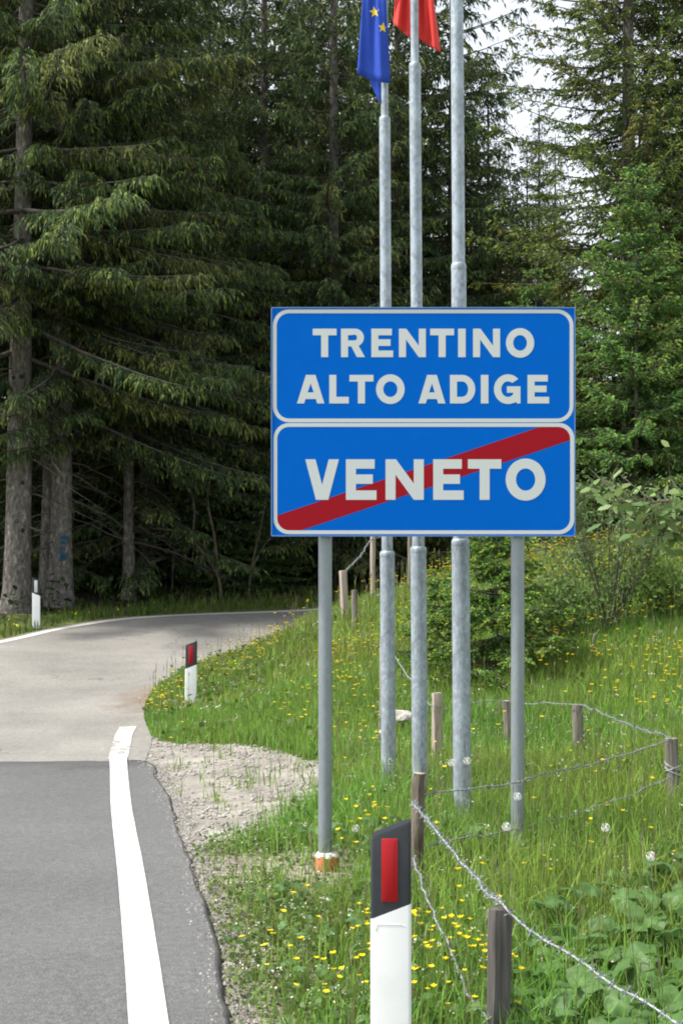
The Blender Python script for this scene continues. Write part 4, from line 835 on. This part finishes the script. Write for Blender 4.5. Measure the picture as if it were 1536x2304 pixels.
def glyph(ch, W, Hh, s):           # outline loops, y up, origin at lower left
    h = s * .94
    if ch == 'I': return [[(0, 0), (W, 0), (W, Hh), (0, Hh)]]
    if ch == 'T': return [[((W - s) / 2, 0), ((W + s) / 2, 0), ((W + s) / 2, Hh - h), (W, Hh - h), (W, Hh), (0, Hh), (0, Hh - h), ((W - s) / 2, Hh - h)]]
    if ch == 'L': return [[(0, 0), (W, 0), (W, h), (s, h), (s, Hh), (0, Hh)]]
    if ch == 'E': m = Hh * .51; return [[(0, 0), (W, 0), (W, h), (s, h), (s, m - h / 2), (W * .88, m - h / 2), (W * .88, m + h / 2), (s, m + h / 2), (s, Hh - h), (W * .94, Hh - h), (W * .94, Hh), (0, Hh)]]
    if ch == 'N': return [[(0, 0), (s, 0), (s, Hh * .62), (W - s * 1.0, 0), (W, 0), (W, Hh), (W - s, Hh), (W - s, Hh * .40), (s * 1.05, Hh), (0, Hh)]]
    if ch == 'V': c = W / 2; return [[(c - s * .62, 0), (c + s * .62, 0), (W, Hh), (W - s * 1.02, Hh), (c, Hh * .37), (s * 1.02, Hh), (0, Hh)]]
    if ch == 'A':
        c = W / 2; k = s * .68; sl = (c - k) / Hh; b = h * .95
        lx = lambda y: sl * y
        ll = s * 1.02; 
        iy = .155 * Hh; ixl = ll + (iy) * sl * 1.0
        return [[(0, 0), (ll, 0), (ixl, iy), (W - ixl, iy), (W - ll, 0), (W, 0), (c + k, Hh), (c - k, Hh)], [(ll + (iy + h) * sl * 1.02, iy + h), (W - ll - (iy + h) * sl * 1.02, iy + h), (c, Hh * .70)]]
    if ch == 'O': return [ell(W / 2, Hh / 2, W / 2, Hh / 2 + Hh * .02), ell(W / 2, Hh / 2, W / 2 - s * 1.03, Hh / 2 + Hh * .02 - s)]
    if ch == 'D':
        xb = W - Hh * .46; o1 = [(0, 0)] + ell(xb, Hh / 2, W - xb, Hh / 2, -90, 90, 22) + [(0, Hh)]; i1 = [(s, h)] + ell(xb, Hh / 2, W - xb - s, Hh / 2 - h, -90, 90, 18) + [(s, Hh - h)]; return [o1, i1]
    if ch == 'R':
        y0 = .375 * Hh; r = (Hh - y0) / 2; xb = W * .955 - r; cy = y0 + r
        o1 = [(0, 0), (s, 0), (s, y0), (W * .43, y0), (W - s * 1.16, 0), (W, 0), (W * .73, y0 + .035 * Hh)] + ell(xb, cy, r, r, -62, 90, 14) + [(0, Hh)]
        return [o1, [(s, y0 + h * .92)] + ell(xb, cy, r - s * .98, r - h * .92, -90, 90, 12) + [(s, Hh - h)]]
    if ch == 'G':
        c = Hh / 2; RX, RY = W * .53, Hh / 2 + Hh * .02; cx = RX; ix, iy = RX - s * 1.04, RY - s
        o1 = ell(cx, c, RX, RY, 43, 288, 26) + [(W - s * .55, .05 * Hh), (W - s * .5, 0), (W, 0), (W, Hh * .60), (W * .49, Hh * .60), (W * .49, Hh * .375), (W * .73, Hh * .375)] + ell(cx, c, ix, iy, -42, 0, 4)[:1] + ell(cx, c, ix, iy, 302, 52, 22)
        return [o1]
ROWS = [(739.6, 803.6, 15.8, [('T', 703.4, 757), ('R', 766.9, 820.8), ('E', 835, 884), ('N', 897, 957.4), ('T', 967.2, 1020.9), ('I', 1030, 1046.9), ('N', 1063.5, 1124.2), ('O', 1137.4, 1200.9)]),
        (843.6, 907.8, 15.8, [('A', 668, 729.6), ('L', 740.6, 784.5), ('T', 785.9, 839.8), ('O', 845.6, 909.9), ('A', 941, 1001.4), ('D', 1011.7, 1068.4), ('I', 1081, 1098), ('G', 1110.4, 1170), ('E', 1185.9, 1234.4)]),
        (1033.5, 1124.6, 22.4, [('V', 686.7, 762.2), ('E', 778, 846.6), ('N', 867, 952.8), ('E', 974, 1042.4), ('T', 1052, 1127), ('O', 1136.9, 1226.4)])]
for v0, v1, st, chars in ROWS:
    for ch, u0, u1 in chars:
        lp = glyph(ch, u1 - u0, v1 - v0, st)
        curve_part('letter', [S2([(u0 + a, v1 - b) for a, b in l]) for l in lp], -.0008, .0004, M['sign_white'], panel)
for u in (731, 1167.5):
    x = (u - CU) / SS - rx; mb = MB(); gz = H(x + rx, SY + .055) - sroot.location.z
    zt = SP(0, 697)[1]
    mb.tube([(x, .062, gz - .3), (x, .062, zt * .5), (x, .062, zt)], .0315, 28); autosmooth(mb.build('post', M['galv_smooth'], sroot), 40)
    for v in (790, 1110):
        z = SP(0, v)[1]; mb = MB(); mb.box(x - .06, x + .06, .0225, .030, z - .02, z + .02); mb.box(x - .05, x - .0325, .031, .075, z - .015, z + .015); mb.box(x + .0325, x + .05, .031, .075, z - .015, z + .015); mb.build('clamp', M['alu'], sroot)
x = (735 - CU) / SS - rx; zc = SP(0, 1929)[1]
ft = empty('footing', (x, .055, zc)); ft.parent = sroot
mb = MB(); th = np.linspace(0, 2 * np.pi, 25)[:-1]
gf2 = np.random.default_rng(3)
def disc(mb, r0, r1, z0, z1, jit=.0):
    rr = 1 + gf2.normal(0, jit, 24); a = np.stack([r0 * rr * np.cos(th), r0 * rr * np.sin(th), np.full(24, z0)], -1); b = np.stack([r1 * rr * np.cos(th), r1 * rr * np.sin(th), z1 + gf2.normal(0, jit * .05, 24)], -1)
    mb.add(np.vstack([a, b, [[0, 0, z1 + .004]]]), [(i, (i + 1) % 24, 24 + (i + 1) % 24, 24 + i) for i in range(24)], [(24 + i, 24 + (i + 1) % 24, 48) for i in range(24)])
disc(mb, .052, .053, -.12, .0); autosmooth(mb.build('pipe_sleeve', M['terracotta'], ft), 40)
mb = MB(); disc(mb, .057, .045, -.006, .012, .06); mb.build('cement_fill', M['cement'], ft, True)

# ------------------------------------------------------------------ flagpoles and flags
def flagpole(u, Y, vb, steps, ztop, label, lean):
    x = (u - CU) / F * Y; gz = H(x, Y); o = empty('flagpole', (x, Y, gz)); o.rotation_euler = (0, lean, 0); tag(o, label, 'flagpole', 'flagpoles behind the sign')
    zz = lambda v: CAM_H - (v - CV) / F * Y - gz
    z0 = -.4; secs = []
    for k, (v, r) in enumerate(steps):
        z1 = zz(v) if v is not None else ztop; secs.append((z0, z1, r)); z0 = z1
    nm = ['lower_section', 'middle_section', 'upper_section', 'top_section']
    for k, (a, b, r) in enumerate(secs):
        mb = MB(); nx_ = secs[k + 1][2] if k + 1 < len(secs) else r * .6
        n = max(3, int((b - a) / .5)); zs = list(np.linspace(a - (.05 if k else 0), b - .028, n)); rs = [r] * n; zs += [b - .016, b - .004, b + .002]; rs += [r * 1.015, r * .97, nx_ * 1.02]
        mb.tube([(0, 0, z) for z in zs], rs, 32); autosmooth(mb.build(nm[k], M['galv_rough'], o), 60)
        if k + 1 < len(secs):
            mb = MB(); mb.tube([(0, 0, b - .034), (0, 0, b - .030), (0, 0, b - .014), (0, 0, b - .010)], [r * 1.005, r * 1.03, r * 1.03, r * 1.005], 32, False); autosmooth(mb.build('weld_collar', M['galv_rough'], o), 60)
    mb = MB(); rr = secs[-1][2]; t = np.linspace(-1.2, 1.57, 9); mb.tube([(0, 0, secs[-1][1] + rr * 1.3 + rr * 1.5 * math.sin(a)) for a in t], [rr * 1.5 * max(.02, math.cos(a)) for a in t], 16); mb.build('finial', M['galv_rough'], o, True)
    return o
flagpole(874, 8.2, 1735, [(1240, .0423), (263, .0318), (None, .0215)], 6.4, 'farthest flagpole carrying the blue flag with yellow stars', -.0058)
flagpole(945, 7.7, 1760, [(1230, .0430), (688, .0335), (142, .0312), (None, .0220)], 6.3, 'middle flagpole with the red cloth behind it', -.0072)
flagpole(1040, 7.1, 1805, [(1213, .0448), (593, .0372), (None, .0318)], 6.4, 'nearest and thickest flagpole with no flag in view', -.0068)

def cloth_grid(fn, nu, nv, name, mat, parent, thick=.0012):
    V = np.array([[fn(a, b) for a in np.linspace(0, 1, nu)] for b in np.linspace(0, 1, nv)], float).reshape(-1, 3)
    i = np.arange(nv - 1)[:, None] * nu + np.arange(nu - 1)[None, :]; o = link(name, npmesh(name, V, np.stack([i, i + 1, i + nu + 1, i + nu], -1).reshape(-1, 4), None, None, True), mat, parent)
    m = o.modifiers.new('thickness', 'SOLIDIFY'); m.thickness = thick; return o
FYE = 8.2 - .055
fb = P(872, -560, FYE)
flag1 = empty('flag', fb); tag(flag1, 'limp blue flag with yellow stars on the farthest pole', 'flag')
lerp = lambda a, b, t: a + (b - a) * t
def front_edge(v):                 # left and right outline of the front fold at image height v
    t = (v + 560) / 745.0
    return np.interp(v, [-560, -250, 0, 165], [846, 826, 815, 803]), np.interp(v, [-560, -250, 0, 190], [876, 872, 869, 878])
def fold_front(a, b, off=0.0):
    vh = lerp(187, 164, a) + 6 * math.sin(a * 3.1); v = lerp(-560, vh, b); l, r = front_edge(v); u = lerp(r, l, a)
    dep = .016 * math.sin(a * 7.5 + .8 * math.sin(b * 3)) * (.3 + .7 * b) + .022 * math.sin(a * math.pi) + .004 * math.sin(a * 19 + b * 9)
    p = P(u, v, FYE - dep - off); return (p[0] - fb[0], p[1] - fb[1], p[2] - fb[2])
def fold_back(a, b):
    vh = np.interp(a, [0, .3, .55, .8, 1], [164, 168, 200, 236, 205]); v = lerp(-560, vh, b); l, r = front_edge(min(v, 165)); u = lerp(l, 862, a) if v < 150 else np.interp(a, [0, .3, .55, .8, 1], [803, 827, 838, 857, 872])
    dep = .012 * math.sin(a * 8 + b * 2); p = P(u, v, FYE + .050 + .012 * math.sin(a * math.pi) - dep); return (p[0] - fb[0], p[1] - fb[1], p[2] - fb[2])
cloth_grid(fold_front, 28, 44, 'front_fold', M['flag_blue'], flag1); cloth_grid(fold_back, 24, 44, 'back_fold', M['flag_blue'], flag1)
def inv_front(u, v):
    a, b = .5, .9
    for _ in range(60):
        vh = lerp(187, 164, a) + 6 * math.sin(a * 3.1); b = (v + 560) / (vh + 560); l, r = front_edge(v); a = (u - r) / (l - r)
    return a, b
for (u, v, rot, s) in [(842, 27, .15, 13.5), (861, 62, -.1, 12.5), (835, -20, .3, 13), (832, -75, .3, 13), (836, -130, .2, 13), (848, -180, .1, 13), (862, -215, 0, 12)]:
    pts = []
    for k in range(10):
        r = s if k % 2 == 0 else s * .42; a_ = math.pi / 2 + k * math.pi / 5 + rot; a, b = inv_front(u + r * .88 * math.cos(a_), v - r * math.sin(a_)); pts.append(fold_front(min(max(a, 0), 1), b, .0025))
    a, b = inv_front(u, v); pts.append(fold_front(a, b, .0025)); link('star', npmesh('star', pts, None, [(10, k, (k + 1) % 10) for k in range(10)]), M['flag_yellow'], flag1)
FYR = 7.7 + .05
rb = P(934, -600, FYR); flag2 = empty('flag', rb); tag(flag2, 'limp flag showing its red end behind the middle pole', 'flag')
def red_fold(a, b):
    v1 = np.interp(a, [0, .35, .5, 1], [52, 84, 84, 119]); v = lerp(-80, v1, b); l = np.interp(v, [-80, 0, 55], [892, 888, 884]); r = np.interp(v, [-80, 0, 118], [966, 975, 991]); u = lerp(l, r, a)
    dep = .026 * math.sin(a * 15 + .5) * (.5 + .5 * b) + .01 * math.sin(a * 33 + b * 4); p = P(u, v, FYR + .035 - dep); return (p[0] - rb[0], p[1] - rb[1], p[2] - rb[2])
cloth_grid(red_fold, 48, 26, 'red_end', M['flag_red'], flag2)
for nm_, mt_, va, vb_ in (('white_middle', 'flag_white', -340, -80), ('green_hoist', 'flag_green', -600, -340)):
    def other(a, b, va=va, vb_=vb_):
        v = lerp(va, vb_, b); k = (v + 600) / 520; l = lerp(924, 892, k); r = lerp(950, 966, k); u = lerp(l, r, a); dep = .026 * math.sin(a * 15 + .5) * .5 + .01 * math.sin(a * 33); p = P(u, v, FYR + .035 - dep); return (p[0] - rb[0], p[1] - rb[1], p[2] - rb[2])
    cloth_grid(other, 48, 14, nm_, M[mt_], flag2)

# ------------------------------------------------------------------ roadside markers
def outline(wd, dp, r, n=5):
    o_ = []
    for cx, cy, a0, rr in ((wd / 2 - r, -dp / 2 + r, -90, r), (wd / 2 - r * 2.4, dp / 2 - r * 2.4, 0, r * 2.4), (-wd / 2 + r * 2.4, dp / 2 - r * 2.4, 90, r * 2.4), (-wd / 2 + r, -dp / 2 + r, 180, r)):
        o_ += [(cx + rr * math.cos(math.radians(a0 + 90 * k / n)), cy + rr * math.sin(math.radians(a0 + 90 * k / n))) for k in range(n + 1)]
    return np.array(o_)
def prism(ol, zf0, zf1, cap=True, rim=0.0):
    n = len(ol); mb = MB(); lo = np.stack([ol[:, 0], ol[:, 1], [zf0(x) for x in ol[:, 0]]], -1); L = [lo]
    if rim: L += [np.stack([ol[:, 0], ol[:, 1], [zf1(x) - rim for x in ol[:, 0]]], -1), np.stack([ol[:, 0] * .955, ol[:, 1] * .94, [zf1(x * .955) for x in ol[:, 0]]], -1), np.stack([ol[:, 0] * .86, ol[:, 1] * .80, [zf1(x * .86) - .002 for x in ol[:, 0]]], -1)]
    else: L += [np.stack([ol[:, 0], ol[:, 1], [zf1(x) for x in ol[:, 0]]], -1)]
    m = len(L); V = np.vstack(L + [[[0, 0, zf0(0)]], [[0, 0, zf1(0) - .003]]]); q = [(r * n + i, r * n + (i + 1) % n, (r + 1) * n + (i + 1) % n, (r + 1) * n + i) for r in range(m - 1) for i in range(n)]
    mb.add(V, q, [((m - 1) * n + i, (m - 1) * n + (i + 1) % n, m * n + 1) for i in range(n)] + [((i + 1) % n, i, m * n) for i in range(n)]); return mb
def marker(x, y, zb, rz, slope, refl, label, lean=0.0, sc=1.0):
    o = empty('roadside_marker', (x, y, zb), rz); o.rotation_euler = (0, lean, rz); o.scale = (sc, sc, sc); tag(o, label, 'marker post', 'roadside marker posts')
    bnd = lambda xx: .500 + slope * xx; top = lambda xx: .729 + slope * xx; ol = outline(.114, .082, .009)
    autosmooth(prism(ol, lambda xx: -.25, lambda xx: bnd(xx) - .0015).build('body', M['plastic_white'], o), 30)
    band = autosmooth(prism(ol * .992, lambda xx: bnd(xx) - .03, top, True, .008).build('black_band', M['plastic_black'], o), 30)
    mb = MB(); mb.box(-.0255, .0200, -.0435, -.038, .526, .704); f_ = bevel(mb.build('reflector', M[refl], o), .002)
    mb = MB(); mb.box(-.0195, .0110, -.0447, -.0432, .534, .697); bevel(mb.build('lens', M[refl], f_), .0008)
    mb = MB()
    for a, b in (((-.041, .445), (-.041, .458)), ((-.041, .458), (-.034, .464)), ((-.034, .464), (.036, .461)), ((.036, .461), (.041, .457))): mb.tube([(a[0], -.0412, a[1]), (b[0], -.0412, b[1])], .0012, 6)
    mb.build('moulded_ridge', M['plastic_white'], o); return o
marker(.141, 4.0 + .04, 0.0, math.radians(-4), .40, 'refl_red', 'large white roadside marker with black band and red reflector in the foreground')
marker(P(429, 1590, 14.0)[0], 14.0, .035, math.radians(4), .40, 'refl_red', 'small marker with red reflector at the grass corner of the bend', .012)
marker(-4.50, 21.0, H(-4.5, 21.0) + .0, math.radians(8), -.42, 'refl_white', 'marker with white reflector across the road below the trees', .0)

# ------------------------------------------------------------------ fence posts and barbed wire
def fpost(u, vt, Y, wpx, kind, mat, label, leanx=0.0, rz=.0, du=0, depth=1.0, seed=0):
    x, _, zt = P(u, vt, Y); xb = x - leanx * .5; g = np.random.default_rng(900 + seed); gz = H(xb, Y)
    o = empty('fence_post', (xb, Y, gz)); o.rotation_euler = (0, math.atan2(x - xb, max(.2, zt - gz)), rz); tag(o, label, 'fence post', 'fence posts'); hh = math.hypot(zt - gz, x - xb); wd = wpx / F * Y
    if kind == 'square':
        mb = MB(); zs = np.linspace(-.25, hh, 9); a, b = wd / 2, wd / 2 * depth; V = []
        for z in zs:
            j = g.normal(0, .0016, 8); V += [(-a + j[0], -b + j[1], z), (a + j[2], -b + j[3], z), (a + j[4], b + j[5], z), (-a + j[6], b + j[7], z)]
        V[-1] = (V[-1][0], V[-1][1], V[-1][2] - .006); n = len(zs); q = [(r * 4 + i, r * 4 + (i + 1) % 4, r * 4 + 4 + (i + 1) % 4, r * 4 + 4 + i) for r in range(n - 1) for i in range(4)] + [((n - 1) * 4, (n - 1) * 4 + 1, (n - 1) * 4 + 2, (n - 1) * 4 + 3)]
        mb.add(V, q); s = mb.build('shaft', M[mat], o); bevel(s, .003)
    else:
        zs = np.linspace(-.25, hh, 12); pts = np.stack([np.cumsum(g.normal(0, .002, 12)), np.cumsum(g.normal(0, .002, 12)), zs], -1); mb = MB(); mb.tube(pts, wd / 2 * (1 + g.normal(0, .03, 12)), 14)
        V = mb.V[0]; V[:12 * 14] += g.normal(0, wd * (.05 if mat == 'bark_post' else .018), (12 * 14, 3)); s = autosmooth(mb.build('shaft', M[mat], o), 50)
        mb = MB(); mb.tube([(pts[-1][0], pts[-1][1], hh + .0005), (pts[-1][0], pts[-1][1], hh + .003)], [wd / 2 * .93, wd / 2 * .9], 14); mb.build('cut_top', M['wood_pale'], o)
    return o, hh, wd
fA, hA, wA = fpost(1124, 2042, 4.3, 43, 'square', 'wood_dark', 'thick square weathered post in the right foreground', .012, math.radians(17), depth=1.0, seed=1)
fB, _, _ = fpost(949, 1741, 6.1, 29, 'round', 'bark_post', 'bark covered round post just behind the nearest marker', .055, seed=2)
fpost(982, 1558, 9.2, 20, 'square', 'wood_pale', 'pale sawn stake between the second and third flagpole', -.004, .3, seed=3)
fpost(1141, 1577, 10.0, 21, 'round', 'wood_grey', 'leaning grey post half behind the right sign post', -.05, seed=4)
fpost(1299, 1586, 9.5, 25, 'round', 'wood_grey', 'cracked grey post in the grass right of the right sign post', .0, seed=5)
fF, hF, wF = fpost(1510, 1662, 7.2, 30, 'round', 'wood_grey', 'grey corner post wrapped with wire at the right edge', -.03, seed=6)
fpost(771, 1283, 16.0, 14, 'square', 'wood_pale', 'pale slanting stake on the bank crest left of the flagpoles', -.05, .4, seed=7)
fpost(796, 1328, 15.4, 13, 'round', 'wood_grey', 'short grey post beside the pale stake on the bank', -.01, seed=8)
fpost(841, 1200, 18.0, 12, 'round', 'wood_pale', 'tall pale post on the crest just left of the farthest flagpole', .03, seed=9)
fpost(922, 1195, 18.6, 12, 'round', 'wood_grey', 'tall grey post on the crest left of the middle flagpole', .0, seed=10)
fpost(856, 1362, 10.4, 5, 'round', 'wood_pale', 'very thin stake right against the farthest flagpole', .01, seed=11)
mb = MB(); t = np.linspace(0, 2 * np.pi * 3, 50); mb.tube(np.stack([(wF / 2 + .004) * np.cos(t), (wF / 2 + .004) * np.sin(t), hF - .13 + .03 * np.sin(t * .5 + 1) - .012 * t / 6], -1), .0035, 5); mb.build('wire_wrap', M['wire'], fF, True)

bmb = MB()
t = np.linspace(0, 2 * np.pi * 2, 14); bmb.tube(np.stack([t * .0009 - .006, .0058 * np.cos(t), .0058 * np.sin(t)], -1), .0012, 4)
for d in ((.35, .7, .7), (-.3, -.75, .65), (.3, .6, -.75), (-.35, -.6, -.7)):
    d = np.array(d); bmb.tube([d * .004, d * .020], [.0013, .0004], 4)
barb_mesh = bmb.mesh('barb', True)
def wire(pts, label, sag=0.0, r=.0022, mat='wire', barbs=.10, seed=0, sc=1.0):
    g = np.random.default_rng(500 + seed); p = catmull([P(*q_) for q_ in pts], 10); L = np.concatenate([[0], np.cumsum(np.linalg.norm(np.diff(p, axis=0), axis=1))]); n = int(L[-1] / .007) + 2; s = np.linspace(0, L[-1], n)
    c = np.stack([np.interp(s, L, p[:, i]) for i in range(3)], -1); c += np.stack([(vnoise(s * 7, s * 0, seed + i, 3) - .5) * .022 for i in range(3)], -1)
    tg = unit(np.gradient(c, axis=0)); a = unit(np.cross(tg, [0, 0, 1.0])); b = np.cross(tg, a); o = empty('barbed_wire', tuple(c[0])); tag(o, label, 'barbed wire', 'barbed wire strands')
    for k in (0, math.pi):
        ph = s / .045 * 2 * math.pi + k; h_ = c + (np.cos(ph)[:, None] * a + np.sin(ph)[:, None] * b) * r * 1.05 - c[0]; mb = MB(); mb.tube(h_, r, 5); mb.build('strand', M[mat], o, True)
    d = .05
    while d < L[-1]:
        i = min(n - 1, int(d / L[-1] * n)); k = link('barb', barb_mesh, None, o); k.location = c[i] - c[0]
        k.rotation_euler = Vector(tg[i]).to_track_quat('X', 'Z').to_euler(); k.rotation_euler.rotate_axis('X', g.uniform(0, 6.28)); k.scale = (sc, sc, sc)
        if not len(barb_mesh.materials): barb_mesh.materials.append(M['wire'])
        d += barbs * g.uniform(.8, 1.2)
def iy(uv, Y0, Y1):                 # depth along a straight run between two posts
    t = np.linspace(0, 1, len(uv)); return [(u, v, 1 / (1 / Y0 + (1 / Y1 - 1 / Y0) * k)) for (u, v), k in zip(uv, t)]
wire(iy([(926, 1800), (955, 1836), (1000, 1895), (1060, 1964), (1100, 2012), (1128, 2036)], 6.02, 4.28) + iy([(1175, 2078), (1270, 2140), (1380, 2212), (1490, 2280), (1640, 2362)], 4.2, 3.5), 'bright top wire running from the bark post over the thick square post', seed=1, r=.0019, sc=1.15, barbs=.048)
wire(iy([(930, 1925), (962, 2022), (1008, 2130), (1052, 2232), (1092, 2296)], 6.02, 4.28), 'lower wire hanging between the nearest marker and the thick square post', seed=2, r=.0022)
wire(iy([(958, 1786), (1050, 1773), (1100, 1766), (1150, 1764), (1187, 1751), (1271, 1733), (1334, 1720), (1419, 1692), (1508, 1664)], 6.08, 7.15), 'upper wire from the bark post to the wrapped corner post', seed=3, mat='wire_old')
wire(iy([(958, 1900), (1050, 1884), (1092, 1880), (1142, 1869), (1197, 1858), (1257, 1840), (1400, 1795), (1508, 1750)], 6.08, 7.15), 'lower wire low in the grass towards the corner post', seed=4, mat='wire_old')
wire([(966, 1586, 9.17), (984, 1592, 9.15), (1016, 1595, 9.4), (1072, 1578, 9.75), (1136, 1576, 9.93), (1185, 1582, 9.85), (1236, 1582, 9.6), (1298, 1586, 9.4), (1330, 1594, 9.1), (1400, 1626, 8.3), (1508, 1660, 7.12)], 'top wire of the rear fence along the grey posts', seed=5, r=.0019, mat='wire_old')
wire([(860, 1440, 10.4), (889, 1480, 10.2), (908, 1508, 10.0), (925, 1530, 9.8), (966, 1584, 9.2)], 'slack wire from the thin stake down to the pale sawn stake', seed=6, r=.0019)
wire([(772, 1290, 15.98), (808, 1255, 17), (838, 1214, 17.95), (890, 1206, 18.3), (922, 1200, 18.58)], 'far wire rising along the posts on the crest', seed=7, r=.004, mat='wire_old', sc=1.3)

# ------------------------------------------------------------------ rocks and dandelion clocks
def rock(u, v, Y, s, label, seed, sq=(1, .8, .7)):
    import bmesh
    g = np.random.default_rng(seed); bm = bmesh.new(); bmesh.ops.create_icosphere(bm, subdivisions=3, radius=1); me = bpy.data.meshes.new('rock'); bm.to_mesh(me); bm.free(); V = np.array([v_.co for v_ in me.vertices])
    for k in range(14):
        n = unit(g.normal(size=3)); d = V @ n; c = g.uniform(.55, .85); V = V - np.maximum(d - c, 0)[:, None] * n
    V = V * (1 + g.normal(0, .015, (len(V), 1))) * np.array(sq) * s; me.vertices.foreach_set('co', V.astype(np.float32).ravel()); me.update()
    x, y, z = P(u, v, Y); o = link('rock', me, M['rock']); o.location = (x, y, max(z, H(x, y) + .2 * s)); tag(o, label, 'rock'); return o
rock(903, 1612, 9.9, .085, 'pale limestone rock in the grass between the first two flagpoles', 1)
rock(868, 1645, 9.6, .05, 'smaller pale rock at the foot of the farthest flagpole', 2)
rock(1442, 2225, 4.75, .05, 'pale rock among the broad leaves at the lower right', 3)
gd = np.random.default_rng(8)
def clock_mesh():
    d = unit(gd.normal(size=(70, 3))); mb = MB(); V = lozenges(d * .004, d, np.full(70, .0155), np.full(70, .0012), gd); mb.add(V.reshape(-1, 3), np.arange(280).reshape(-1, 4))
    t = unit(gd.normal(size=(130, 3))); e = unit(np.cross(t, gd.normal(size=(130, 3)))); V = lozenges(t * .018 - e * .003, e, np.full(130, .006), np.full(130, .0028), gd); mb.add(V.reshape(-1, 3), np.arange(520).reshape(-1, 4)); mb.tube([(0, 0, -.003), (0, 0, .003)], .003, 6); return mb.mesh('seed_head')
CK = clock_mesh(); CK.materials.append(M['fluff'])
for u, v, Y, lab in [(1015, 1716, 6.95, 'left one of the two dandelion clocks touching the nearest flagpole'), (1050, 1712, 6.9, 'right one of the two dandelion clocks touching the nearest flagpole'), (1163, 1792, 6.4, 'dandelion clock in front of the right sign post'), (1138, 1860, 5.85, 'dandelion clock on the low wire below the right sign post'), (1361, 1862, 6.0, 'dandelion clock alone in the grass below the cracked grey post'), (800, 1864, 6.7, 'dandelion clock between the left sign post and the nearest marker'), (1463, 1926, 5.5, 'dandelion clock above the broad leaves at the right')]:
    x, y, z = P(u, v, Y); gz = H(x, y); o = empty('dandelion_clock', (x, y, gz)); tag(o, lab, 'dandelion', 'dandelion clocks'); hh = max(.12, z - gz)
    mb = MB(); mb.tube([(.03, .0, -.03), (.012, .004, hh * .5), (0, 0, hh)], .0018, 5); mb.build('stem', M['stem'], o, True); s = link('seed_head', CK, None, o); s.location = (0, 0, hh)
